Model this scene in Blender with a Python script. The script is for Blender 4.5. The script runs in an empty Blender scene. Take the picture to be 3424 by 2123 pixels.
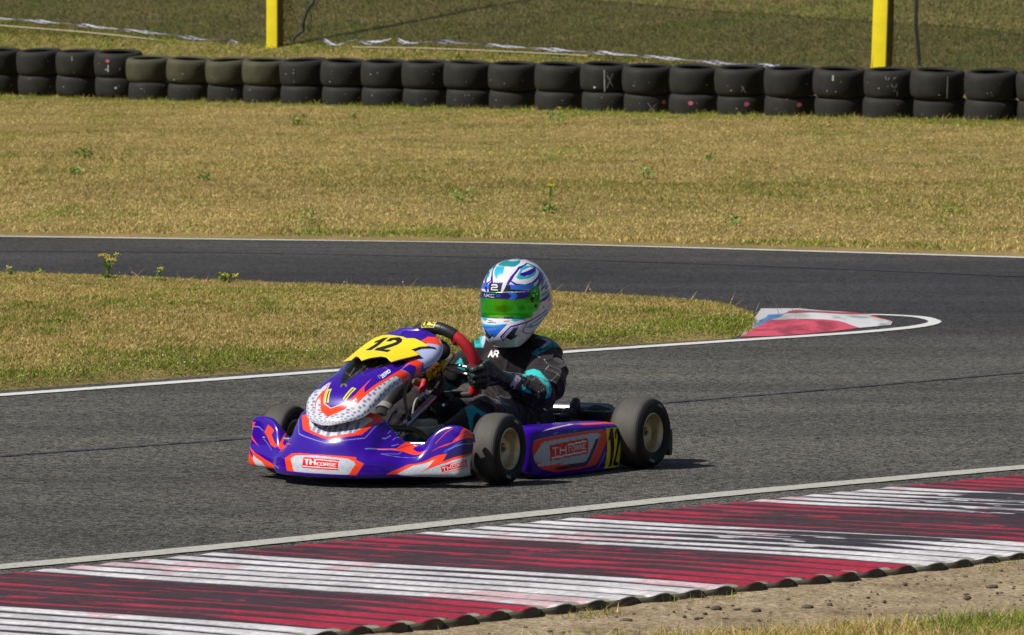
import math
import numpy as np
def crm(n, k):
    """catmull-rom weights: n control points sampled at k positions"""
    M = np.zeros((k, n))
    for i, x in enumerate(np.linspace(0, n - 1, k)):
        j = min(int(x), n - 2); t = x - j
        w = (-.5*t**3 + t*t - .5*t, 1.5*t**3 - 2.5*t*t + 1, -1.5*t**3 + 2*t*t + .5*t, .5*t**3 - .5*t*t)
        for d, wt in zip((-1, 0, 1, 2), w):
            q = j + d
            if q < 0: M[i, 0] += 2*wt; M[i, 1] -= wt
            elif q >= n: M[i, n-1] += 2*wt; M[i, n-2] -= wt
            else: M[i, q] += wt
    return M
def dense(ctrl, nr, nc):
    c = np.asarray(ctrl, float)
    return np.einsum('ra,abk,cb->rck', crm(c.shape[0], nr), c, crm(c.shape[1], nc))
def st_coords(nr, nc):
    return np.stack(np.meshgrid(np.linspace(0, 1, nr), np.linspace(0, 1, nc), indexing='ij'), -1)
# ---- nose fairing: rows run across the kart, columns from the bottom lip up to the back edge
NV = [0, .10, .165, .20, .235, .285, .335, .38, .42, .462, .497, .513]
NVL = [0, .11, .19, .228, .262, .29, .315, .35, .395, .45, .497, .513]
NU = [[.445,.435,.41,.33],[.43,.42,.395,.32],[.405,.395,.35,.285],[.385,.375,.32,.255],[.36,.35,.30,.245],[.315,.305,.265,.21],
      [.29,.28,.255,.215],[.265,.255,.24,.222],[.245,.235,.222,.205],[.225,.215,.205,.195],[.205,.195,.185,.18],[.16,.15,.14,.14]]
NW = [[.040,.116,.175,.264],[.040,.114,.176,.262],[.040,.109,.168,.250],[.040,.104,.142,.205],[.040,.098,.126,.168],[.042,.088,.115,.146],
      [.043,.088,.117,.152],[.045,.098,.145,.185],[.046,.115,.165,.214],[.047,.125,.175,.220],[.048,.125,.175,.212],[.055,.12,.16,.19]]
def nose_grid(nr=420, nc=130):
    rows = []
    for sgn in (-1, 1):
        idx = range(len(NV)-1, 0, -1) if sgn < 0 else range(len(NV))
        for i in idx:
            u, w = NU[i], NW[i]; v = (NV if sgn > 0 else NVL)[i]*sgn
            rows.append([(u[0]-.03, v*.985, w[0]-.006), (u[0], v, w[0]), (u[0]+.002, v, w[0]*.5+w[1]*.5), (u[1], v, w[1]),
                         (u[2], v, w[2]), (u[3], v, w[3]), (u[3]-.02, v*.99, w[3]-.004), (u[3]-.03, v*.985, w[3]-.03)])
    g = dense(rows, nr, nc)
    v = g[..., 1].copy()
    g[..., 1] = v*.965 - .012; g[..., 0] += .022 + .05*v; g[..., 2] += .003
    return g
# ---- steering fairing (tall shield panel)
PR = [(.436,.226,.014,.000),(.418,.240,.075,.014),(.372,.260,.125,.032),(.322,.300,.150,.048),(.245,.337,.150,.054),(.170,.362,.148,.058),
      (.095,.388,.158,.060),(.030,.412,.172,.062),(-.045,.445,.180,.055),(-.105,.478,.166,.046),(-.148,.515,.128,.030),(-.158,.545,.070,.014),(-.150,.560,.015,.002)]
def panel_grid(nr=300, nc=190):
    rows = []
    P = np.array(PR)
    for i, (u, w, hw, b) in enumerate(PR):
        a = P[max(i-1, 0), :2]; c = P[min(i+1, len(PR)-1), :2]; t = (c-a)/np.linalg.norm(c-a)
        n = np.array([t[1], -t[0]]); n = n if n[1] > 0 else -n
        r = []
        for s in np.linspace(-1, 1, 9):
            k = 1 - abs(s)**2.2
            r.append((u + n[0]*b*k, hw*math.sin(s*math.pi/2*.98), w + n[1]*b*k))
        rows.append(r)
    return dense(rows, nr, nc)
def plate_grid(nr=400, nc=300):
    G = panel_grid(nr, nc); n = np.cross(np.gradient(G, axis=0), np.gradient(G, axis=1)); n /= np.linalg.norm(n, axis=-1, keepdims=True)+1e-12
    if n[nr//2, nc//2, 2] < 0: n = -n
    st = st_coords(nr, nc); X, Y = st[..., 0], st[..., 1]; t = np.clip((X-.42)/.24, 0, 1); t = t*t*(3-2*t)
    return G+n*(.010+.022*np.exp(-((Y-.5)/.35)**2)*(1-t))[..., None]
# ---- side pod (near side; far one is mirrored)
def pod_grid(nr=260, nc=90):
    rows = []
    for u, v, b, t, ins in [(-.232,.405,.070,.145,.02),(-.225,.435,.052,.160,.03),(-.232,.462,.032,.176,.05),(-.28,.478,.014,.187,.08),(-.36,.485,.006,.187,.09),(-.48,.490,.006,.184,.10),
                       (-.62,.496,.007,.181,.11),(-.76,.502,.009,.178,.11),(-.825,.502,.012,.175,.10),(-.842,.490,.018,.170,.08),(-.845,.465,.030,.160,.05)]:
        h = t - b
        rows.append([(u, v-ins, b+.01), (u, v-.012, b), (u, v+.002, b+.015), (u, v+.008, b+h*.5), (u, v-.002, t-.022), (u, v-.014, t-.004), (u, v-.035, t+.002), (u, v-ins-.012, t+.004), (u, v-ins-.02, t-.02)])
    return dense(rows, nr, nc)
# ---- helmet shell: (height, half width, front, back)
HR = [(.156,.004,.004,.004),(.154,.030,.032,.034),(.146,.056,.062,.064),(.128,.082,.092,.094),(.098,.104,.116,.120),(.060,.119,.131,.138),(.020,.125,.138,.146),(-.020,.126,.142,.146),
      (-.055,.123,.156,.138),(-.085,.117,.165,.124),(-.112,.108,.160,.108),(-.134,.098,.146,.092),(-.146,.090,.134,.080),(-.148,.078,.120,.068)]
HC = (-.785, .075, .634); HYAW = math.radians(4); HPITCH = math.radians(9); HROLL = math.radians(0)
def helmet_rot():
    cy, sy = math.cos(HYAW), math.sin(HYAW); cp, sp = math.cos(HPITCH), math.sin(HPITCH); cr, sr = math.cos(HROLL), math.sin(HROLL)
    Rz = np.array([[cy,-sy,0],[sy,cy,0],[0,0,1]]); Ry = np.array([[cp,0,sp],[0,1,0],[-sp,0,cp]]); Rx = np.array([[1,0,0],[0,cr,-sr],[0,sr,cr]])
    return Rz @ Ry @ Rx
def helmet_grid(nr=200, nc=360, off=0.0):
    """rows top to bottom, columns azimuth -pi..pi (0 = face)"""
    H = crm(len(HR), nr) @ np.array(HR)
    H[:, 1:] = np.maximum(H[:, 1:], .001) + off
    az = np.linspace(-math.pi, math.pi, nc)
    c, s = np.cos(az), np.sin(az)
    p = 2/2.15
    cx = np.sign(c)*np.abs(c)**p; sx = np.sign(s)*np.abs(s)**p
    X = np.where(c[None] > 0, H[:, 2:3], H[:, 3:4])*cx[None]
    Y = H[:, 1:2]*sx[None]
    Zz = np.repeat(H[:, 0:1], nc, 1)
    low = np.clip((-Zz-.01)/.138, 0, 1)
    Zz = Zz + low**1.4*.100*np.clip((.11-X)/.15, 0, 1.05)
    return (np.stack([X, Y, Zz], -1) @ helmet_rot().T) + np.array(HC)
DEC = {
 'nose': [
  ('poly','orange',[(0.419,0.687),(0.449,0.61),(0.508,0.564),(0.571,0.598),(0.608,0.714),(0.604,0.776),(0.578,0.764),(0.494,0.695),(0.438,0.695)]),
  ('poly','check',[(0.446,0.687),(0.468,0.61),(0.506,0.579),(0.555,0.606),(0.584,0.68),(0.578,0.691),(0.564,0.695),(0.491,0.714)]),
  ('line','pale',[(0.401,0.691),(0.441,0.587),(0.508,0.537),(0.581,0.583),(0.622,0.784),(0.597,0.73)],0.0013),
  ('poly','orange',[(0.413,0.371),(0.435,0.429),(0.458,0.436),(0.491,0.429),(0.577,0.425),(0.579,0.394),(0.608,0.351),(0.582,0.174),(0.562,0.181),(0.426,0.189)]),
  ('poly','faint',[(0.435,0.367),(0.448,0.409),(0.492,0.417),(0.558,0.398),(0.575,0.367),(0.579,0.328),(0.562,0.181),(0.448,0.189)]),
  ('poly','red',[(0.468,0.39),(0.539,0.378),(0.538,0.232),(0.468,0.243)]),
  ('line','white',[(0.496,0.367),(0.536,0.351)],0.0026),
  ('line','white',[(0.471,0.263),(0.535,0.255)],0.0026),
  ('text','white',[(0.471,0.359),(0.495,0.363),(0.496,0.29),(0.472,0.29)],'TH',0.085),
  ('text','white',[(0.498,0.32),(0.535,0.32),(0.535,0.278),(0.498,0.286)],'CORSE',0.09),
  ('poly','orange',[(0.041,0.664),(0.069,0.656),(0.043,0.525),(0.099,0.398),(0.043,0.486),(0.043,0.548)]),
  ('poly','orange',[(0.129,0.649),(0.167,0.645),(0.156,0.583),(0.185,0.541),(0.209,0.56),(0.196,0.506),(0.159,0.486),(0.117,0.571)]),
  ('poly','orange',[(0.207,0.826),(0.226,0.625),(0.426,0.51),(0.209,0.556),(0.212,0.641)]),
  ('poly','faint',[(0.074,0.293),(0.129,0.232),(0.163,0.089),(0.1,0.093),(0.076,0.185)]),
  ('poly','orange',[(0.043,0.39),(0.084,0.305),(0.143,0.251),(0.315,0.193),(0.159,0.089),(0.123,0.212),(0.093,0.243),(0.074,0.274)]),
  ('poly','orange',[(0.041,0.34),(0.073,0.239),(0.1,0.093),(0.066,0.093),(0.043,0.181)]),
  ('line','pale',[(0.053,0.606),(0.089,0.606),(0.11,0.579)],0.002),
  ('line','pale',[(0.117,0.502),(0.172,0.444)],0.0015),
  ('line','pale',[(0.23,0.355),(0.371,0.212)],0.003),
  ('line','pale',[(0.594,0.51),(0.672,0.591)],0.002),
  ('line','pink',[(0.632,0.548),(0.695,0.614)],0.0028),
  ('line','pale',[(0.658,0.514),(0.707,0.564),(0.71,0.598)],0.0014),
  ('line','pale',[(0.658,0.514),(0.783,0.529)],0.0012),
  ('poly','orange',[(0.707,0.776),(0.753,0.761),(0.735,0.653),(0.813,0.548),(0.794,0.552),(0.71,0.606),(0.66,0.579),(0.692,0.61)]),
  ('line','crease',[(0.697,0.625),(0.737,0.768)],0.0018),
  ('line','orange',[(0.841,0.583),(0.903,0.687)],0.0022),
  ('poly','orange',[(0.96,0.78),(0.987,0.788),(1.0,0.649),(0.928,0.548),(0.89,0.521),(0.827,0.517),(0.908,0.544),(0.937,0.622)]),
  ('line','pale',[(0.928,0.568),(0.996,0.749)],0.0022),
  ('poly','navy',[(0.953,0.556),(1.0,0.641),(1.0,0.568),(0.903,0.452),(0.921,0.49)]),
  ('poly','blue',[(0.878,0.463),(0.953,0.556),(0.921,0.49),(0.884,0.452)]),
  ('line','pale',[(0.897,0.475),(0.984,0.552)],0.002),
  ('line','pale',[(0.933,0.459),(0.971,0.506)],0.0016),
  ('poly','faint',[(0.721,0.201),(0.774,0.378),(0.848,0.402),(0.831,0.274),(0.896,0.309),(1.0,0.421),(1.0,0.019),(0.98,0.0),(0.738,0.174)]),
  ('poly','navy',[(0.894,0.429),(0.999,0.541),(1.0,0.452),(0.881,0.332)]),
  ('poly','orange',[(0.695,0.193),(0.754,0.398),(0.835,0.448),(0.894,0.436),(0.881,0.332),(1.0,0.452),(1.0,0.421),(0.896,0.313),(0.83,0.263),(0.798,0.216),(0.827,0.29),(0.848,0.402),(0.774,0.378),(0.721,0.189)]),
  ('poly','red',[(0.877,0.263),(0.979,0.355),(0.987,0.247),(0.883,0.181)]),
  ('line','white',[(0.916,0.282),(0.973,0.336)],0.002),
  ('line','white',[(0.884,0.193),(0.981,0.259)],0.002),
  ('text','white',[(0.88,0.251),(0.918,0.274),(0.921,0.236),(0.884,0.205)],'TH',0.085),
  ('text','white',[(0.921,0.266),(0.977,0.313),(0.98,0.278),(0.924,0.239)],'CORSE',0.09),
  ('line','pale',[(0.628,0.629),(0.639,0.641),(0.651,0.68)],0.0016),
  ('line','pale',[(0.667,0.672),(0.672,0.714),(0.681,0.78)],0.0016),
  ('line','pale',[(0.674,0.625),(0.682,0.641),(0.69,0.664)],0.0016),
  ('line','pale',[(0.638,0.676),(0.645,0.749),(0.637,0.78)],0.0016),
 ],
 'panel': [
  ('poly','check',[(0.211,0.057),(0.105,0.0),(0.14,1.0),(0.201,1.0),(0.095,0.679),(0.218,0.0)]),
  ('poly','check',[(0.19,0.0),(0.233,0.094),(0.276,0.184),(0.283,0.271),(0.316,0.314),(0.273,0.358),(0.143,0.368),(0.088,0.512),(0.16,0.645),(0.238,0.686),(0.208,0.739),(0.426,0.829),(0.446,0.923),(0.444,1.0),(0.341,1.0),(0.258,1.0),(0.165,1.0),(0.068,1.0),(0.05,0.0),(0.148,0.0)]),
  ('poly','orange',[(0.323,0.331),(0.266,0.341),(0.231,0.301),(0.201,0.284),(0.231,0.331),(0.138,0.375),(0.088,0.505),(0.133,0.602),(0.165,0.639),(0.238,0.686),(0.206,0.746),(0.336,0.816),(0.434,0.843),(0.446,0.923),(0.439,0.993),(0.486,0.993),(0.499,0.93),(0.481,0.816),(0.373,0.793),(0.263,0.736),(0.293,0.692),(0.358,0.679),(0.301,0.676),(0.248,0.666),(0.203,0.625),(0.16,0.482),(0.195,0.385),(0.273,0.361)]),
  ('line','pinkw',[(0.306,0.334),(0.273,0.361),(0.195,0.388),(0.163,0.482),(0.203,0.625)],0.0022),
  ('line','orange',[(0.125,0.274),(0.193,0.284),(0.228,0.301)],0.003),
  ('line','orange',[(0.15,0.746),(0.201,0.736)],0.0015),
  ('poly','lav',[(0.739,0.746),(0.784,1.0),(0.707,1.0),(0.644,1.0),(0.584,0.963),(0.602,0.883),(0.584,0.766),(0.566,0.709),(0.629,0.786),(0.652,0.669)]),
  ('poly','lav',[(0.584,0.766),(0.629,0.786),(0.622,0.913),(0.599,0.886)]),
  ('poly','orange',[(0.531,0.716),(0.581,0.769),(0.599,0.883),(0.551,1.0),(0.514,1.0),(0.554,0.886),(0.541,0.816),(0.481,0.816),(0.561,0.779)]),
  ('line','pale',[(0.481,0.819),(0.571,0.789)],0.002),
  ('line','pale',[(0.481,0.816),(0.499,0.933),(0.486,0.993)],0.0018),
  ('poly','orange',[(0.759,0.676),(0.82,0.739),(0.855,1.0),(0.782,1.0),(0.739,0.746)]),
  ('line','crease',[(0.98,0.448),(0.81,0.455)],0.004),
  ('line','crease',[(0.9,0.829),(0.777,0.592)],0.004),
  ('poly','bluef',[(0.905,0.211),(0.977,0.311),(0.82,0.438),(0.825,0.304)]),
  ('poly','black',[(0.549,0.187),(0.551,0.565),(0.551,0.759),(0.516,0.786),(0.496,0.702),(0.449,0.639),(0.421,0.545),(0.363,0.525),(0.296,0.495),(0.273,0.498),(0.311,0.435),(0.461,0.268)]),
  ('line','grey',[(0.521,0.348),(0.466,0.361),(0.366,0.438)],0.0025),
  ('line','grey',[(0.514,0.455),(0.449,0.455),(0.368,0.505)],0.0025),
  ('line','grey',[(0.534,0.525),(0.476,0.502),(0.421,0.538)],0.0025),
  ('line','grey',[(0.524,0.635),(0.491,0.599),(0.446,0.602)],0.0025),
  ('line','olive',[(0.283,0.482),(0.296,0.468),(0.298,0.485),(0.296,0.505),(0.286,0.525)],0.003),
  ('poly','black',[(0.652,0.659),(0.709,0.726),(0.727,0.849),(0.717,0.893),(0.687,0.746),(0.652,0.706)]),
  ('poly','black',[(0.509,0.652),(0.571,0.729),(0.622,0.763),(0.624,0.796),(0.617,0.856),(0.604,0.833),(0.581,0.756)]),
  ('poly','ygreen',[(0.268,0.371),(0.268,0.411),(0.198,0.441),(0.198,0.395)]),
  ('poly','ygreen',[(0.283,0.585),(0.278,0.632),(0.208,0.605),(0.218,0.569)]),
  ('line','black',[(0.258,0.398),(0.203,0.415)],0.0028),
  ('line','black',[(0.273,0.609),(0.216,0.589)],0.0028),
  ('text','white',[(0.386,0.726),(0.451,0.722),(0.441,0.763),(0.376,0.766)],'ZERO',0.11),
  ('line','pale',[(0.396,0.709),(0.381,0.709),(0.368,0.749)],0.002),
 ],
 'pod': [
  ('poly','orange',[(0.256,0.457),(0.672,0.513),(0.682,0.477),(0.674,0.417),(0.627,0.271),(0.594,0.256),(0.436,0.246),(0.376,0.266),(0.291,0.286),(0.246,0.327),(0.228,0.387)]),
  ('poly','navy',[(0.652,0.462),(0.639,0.437),(0.591,0.276),(0.434,0.266),(0.414,0.286),(0.579,0.307),(0.624,0.442)]),
  ('poly','faint',[(0.326,0.437),(0.637,0.482),(0.652,0.462),(0.637,0.437),(0.627,0.437),(0.579,0.302),(0.291,0.291),(0.246,0.332),(0.243,0.352)]),
  ('poly','orange',[(0.288,0.291),(0.469,0.312),(0.414,0.286),(0.439,0.266),(0.386,0.266)]),
  ('poly','orange',[(0.248,0.317),(0.341,0.317),(0.268,0.302)]),
  ('line','pale',[(0.652,0.462),(0.589,0.276)],0.0018),
  ('line','pale',[(0.263,0.457),(0.669,0.513)],0.0015),
  ('line','pale',[(0.667,0.342),(0.637,0.246)],0.0015),
  ('poly','red',[(0.378,0.417),(0.589,0.447),(0.586,0.347),(0.381,0.327)]),
  ('line','white',[(0.489,0.412),(0.579,0.427)],0.0028),
  ('line','white',[(0.396,0.342),(0.576,0.362)],0.0028),
  ('text','white',[(0.393,0.402),(0.484,0.407),(0.481,0.367),(0.396,0.357)],'TH',0.085),
  ('text','white',[(0.489,0.397),(0.579,0.407),(0.579,0.382),(0.489,0.372)],'CORSE',0.09),
  ('poly','yellow',[(0.684,0.528),(0.832,0.533),(0.822,0.186),(0.669,0.201)]),
  ('poly','black',[(0.714,0.518),(0.737,0.523),(0.712,0.226),(0.694,0.226),(0.697,0.422),(0.684,0.417),(0.687,0.432)]),
  ('poly','black',[(0.737,0.427),(0.744,0.472),(0.784,0.523),(0.835,0.518),(0.832,0.447),(0.777,0.367),(0.747,0.271),(0.789,0.266),(0.797,0.216),(0.729,0.231),(0.724,0.271),(0.752,0.387),(0.774,0.447),(0.769,0.472),(0.749,0.427)]),
  ('poly','pinkw',[(0.336,0.528),(0.561,0.779),(0.576,0.764),(0.434,0.588)]),
  ('poly','orange',[(0.576,0.769),(0.802,0.779),(0.825,0.673),(0.827,0.633),(0.596,0.658)]),
  ('line','pale',[(0.419,0.492),(0.444,0.513)],0.003),
  ('line','pale',[(0.529,0.508),(0.544,0.538)],0.002),
 ],
 'helmet': [
  ('poly','cyan',[(0.171,0.391),(0.157,0.495),(0.247,0.511),(0.288,0.475),(0.244,0.441)]),
  ('line','mint',[(0.157,0.559),(0.221,0.537),(0.281,0.527)],0.004),
  ('line','mint',[(0.204,0.375),(0.271,0.425)],0.002),
  ('poly','teal',[(0.154,0.391),(0.097,0.281),(0.033,0.184),(0.057,0.78),(0.171,0.587),(0.151,0.491)]),
  ('line','navy',[(0.157,0.399),(0.154,0.493),(0.161,0.567)],0.0015),
  ('line','navy',[(0.134,0.521),(0.067,0.553),(0.077,0.715)],0.0012),
  ('poly','purple',[(0.177,0.625),(0.147,0.754),(0.224,0.784),(0.278,0.788),(0.314,0.747),(0.344,0.689),(0.351,0.639),(0.334,0.581),(0.304,0.555),(0.261,0.567)]),
  ('poly','white',[(0.207,0.627),(0.164,0.743),(0.227,0.768),(0.274,0.77),(0.304,0.733),(0.331,0.679),(0.338,0.637),(0.324,0.591),(0.301,0.565),(0.264,0.583)]),
  ('poly','cyan',[(0.278,0.593),(0.207,0.635),(0.174,0.691),(0.204,0.764),(0.241,0.77),(0.207,0.723),(0.227,0.645),(0.251,0.627),(0.281,0.655),(0.261,0.721),(0.258,0.762),(0.288,0.717),(0.301,0.663),(0.298,0.611)]),
  ('poly','purple',[(0.247,0.623),(0.234,0.703),(0.224,0.776),(0.258,0.752),(0.274,0.695),(0.278,0.645),(0.268,0.621)]),
  ('poly','purple',[(0.177,0.625),(0.268,0.559),(0.304,0.543),(0.351,0.529),(0.341,0.543),(0.308,0.559),(0.261,0.569)]),
  ('poly','purple',[(0.237,0.343),(0.281,0.381),(0.324,0.407),(0.381,0.435),(0.385,0.417),(0.331,0.385),(0.288,0.351)]),
  ('poly','blue',[(0.348,0.333),(0.321,0.397),(0.348,0.419),(0.365,0.365)]),
  ('poly','cyan',[(0.294,0.327),(0.254,0.317),(0.284,0.367),(0.334,0.367)]),
  ('poly','blue',[(0.321,0.533),(0.334,0.581),(0.344,0.661),(0.331,0.693),(0.365,0.683),(0.378,0.655),(0.365,0.559),(0.341,0.551)]),
  ('poly','black',[(0.334,0.535),(0.334,0.555),(0.361,0.559),(0.381,0.653),(0.355,0.705),(0.314,0.76),(0.324,0.776),(0.378,0.709),(0.391,0.665),(0.378,0.557),(0.378,0.519)]),
  ('poly','purple',[(0.318,0.431),(0.311,0.517),(0.381,0.509),(0.385,0.441)]),
  ('poly','black',[(0.324,0.439),(0.321,0.511),(0.381,0.505),(0.381,0.447)]),
  ('text','white',[(0.334,0.447),(0.331,0.497),(0.368,0.497),(0.365,0.453)],'2',0.13),
  ('poly','purple',[(0.301,0.747),(0.281,0.792),(0.318,0.79),(0.355,0.739),(0.365,0.707)]),
  ('poly','grey',[(0.338,0.752),(0.331,0.794),(0.361,0.754),(0.395,0.731),(0.365,0.735)]),
  ('poly','purple',[(0.391,0.725),(0.361,0.786),(0.361,0.816),(0.398,0.741),(0.411,0.721)]),
  ('poly','cyan',[(0.428,0.721),(0.408,0.844),(0.421,0.836),(0.452,0.717)]),
  ('poly','purple',[(0.472,0.703),(0.455,0.745),(0.425,0.816),(0.445,0.812),(0.482,0.747),(0.485,0.701)]),
  ('poly','blue',[(0.388,0.756),(0.378,0.846),(0.391,0.842),(0.411,0.749)]),
  ('poly','cyan',[(0.495,0.691),(0.485,0.715),(0.502,0.703)]),
  ('poly','purple',[(0.465,0.782),(0.465,0.842),(0.495,0.806),(0.505,0.756)]),
  ('poly','blue',[(0.649,0.355),(0.635,0.479),(0.622,0.545),(0.753,0.483),(0.742,0.465),(0.689,0.429)]),
  ('poly','cyan',[(0.612,0.347),(0.632,0.371),(0.629,0.479),(0.615,0.545),(0.625,0.533),(0.642,0.479),(0.656,0.355)]),
  ('poly','cyan',[(0.589,0.557),(0.565,0.581),(0.552,0.635),(0.589,0.627),(0.605,0.577)]),
  ('line','purple',[(0.786,0.523),(0.742,0.513),(0.645,0.561),(0.625,0.613),(0.609,0.669),(0.572,0.747)],0.0045),
  ('line','blue',[(0.779,0.537),(0.742,0.523),(0.659,0.569),(0.645,0.595)],0.0025),
  ('poly','black',[(0.746,0.535),(0.662,0.573),(0.652,0.599),(0.722,0.581),(0.739,0.599),(0.783,0.561)]),
  ('line','purple',[(0.632,0.635),(0.699,0.617),(0.746,0.651),(0.823,0.709),(0.756,0.739)],0.0025),
  ('poly','cyan',[(0.666,0.633),(0.639,0.661),(0.602,0.756),(0.709,0.758),(0.716,0.705),(0.689,0.653)]),
  ('poly','white',[(0.656,0.665),(0.632,0.737),(0.682,0.747),(0.679,0.671)]),
  ('line','purple',[(0.662,0.671),(0.652,0.693),(0.632,0.731)],0.0012),
  ('line','black',[(0.612,0.443),(0.609,0.489)],0.0018),
  ('line','black',[(0.599,0.527),(0.595,0.553)],0.0018),
  ('dot','black',[(0.528,0.725)],0.0045),
  ('text','pale',[(0.669,0.433),(0.659,0.493),(0.672,0.493),(0.682,0.431)],'AERO',0.1),
  ('dot','black',[(0.726,0.471)],0.005),
 ],
 'plate': [
  ('poly','shape',[(0.456,0.344),(0.511,0.344),(0.617,0.318),(0.702,0.311),(0.759,0.318),(0.782,0.365),(0.782,0.441),(0.757,0.522),(0.739,0.562),(0.747,0.625),(0.719,0.719),(0.697,0.793),(0.669,0.729),(0.629,0.699),(0.614,0.806),(0.549,0.759),(0.471,0.719),(0.476,0.689),(0.496,0.635),(0.494,0.599),(0.461,0.538),(0.426,0.498),(0.481,0.398),(0.491,0.371),(0.441,0.388)]),
  ('poly','black',[(0.734,0.361),(0.742,0.398),(0.579,0.418),(0.586,0.371),(0.689,0.378),(0.679,0.344),(0.702,0.334),(0.717,0.358)]),
  ('poly','black',[(0.694,0.435),(0.732,0.435),(0.744,0.492),(0.719,0.535),(0.689,0.552),(0.657,0.548),(0.586,0.508),(0.589,0.569),(0.559,0.575),(0.576,0.458),(0.607,0.445),(0.667,0.508),(0.689,0.525),(0.709,0.502),(0.712,0.468),(0.692,0.465)]),
 ],
 'visor': [
  ('poly','shape',[(0.411,0.333),(0.398,0.367),(0.378,0.531),(0.388,0.661),(0.355,0.705),(0.388,0.713),(0.438,0.707),(0.518,0.693),(0.538,0.681),(0.548,0.641),(0.565,0.567),(0.572,0.489),(0.575,0.391),(0.589,0.343)]),
  ('poly','navy',[(0.408,0.333),(0.395,0.369),(0.378,0.531),(0.388,0.663),(0.425,0.643),(0.438,0.573),(0.425,0.521),(0.431,0.393),(0.445,0.335)]),
  ('poly','blue',[(0.381,0.541),(0.385,0.579),(0.408,0.591),(0.435,0.573),(0.431,0.547),(0.405,0.561)]),
  ('poly','purple',[(0.385,0.607),(0.388,0.639),(0.408,0.645),(0.431,0.627),(0.435,0.603),(0.408,0.619)]),
  ('text','white',[(0.401,0.407),(0.395,0.483),(0.415,0.483),(0.421,0.409)],'NKC',0.09),
  ('line','blue',[(0.395,0.489),(0.405,0.499),(0.411,0.491)],0.0016),
  ('line','blue',[(0.395,0.501),(0.405,0.509),(0.411,0.501)],0.0016),
  ('line','purple',[(0.395,0.511),(0.405,0.521),(0.411,0.513)],0.0016),
  ('poly','navy',[(0.565,0.393),(0.565,0.489),(0.555,0.567),(0.569,0.569),(0.572,0.489),(0.575,0.393)]),
  ('line','white',[(0.575,0.409),(0.569,0.523)],0.0013),
  ('dot','black',[(0.452,0.661)],0.0095),
  ('dot','black',[(0.502,0.675)],0.0065),
  ('dot','white',[(0.425,0.671)],0.0042),
  ('dot','white',[(0.418,0.691)],0.0042),
  ('dot','blue',[(0.395,0.685)],0.005),
  ('dot','grey',[(0.458,0.669)],0.0035),
 ],
}
E1 = [-0.5225, 0.8526, 0.0]
E2 = [-0.0528, -0.0324, 0.9981]
DV = [-0.851, -0.5214, -0.0619]
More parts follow.
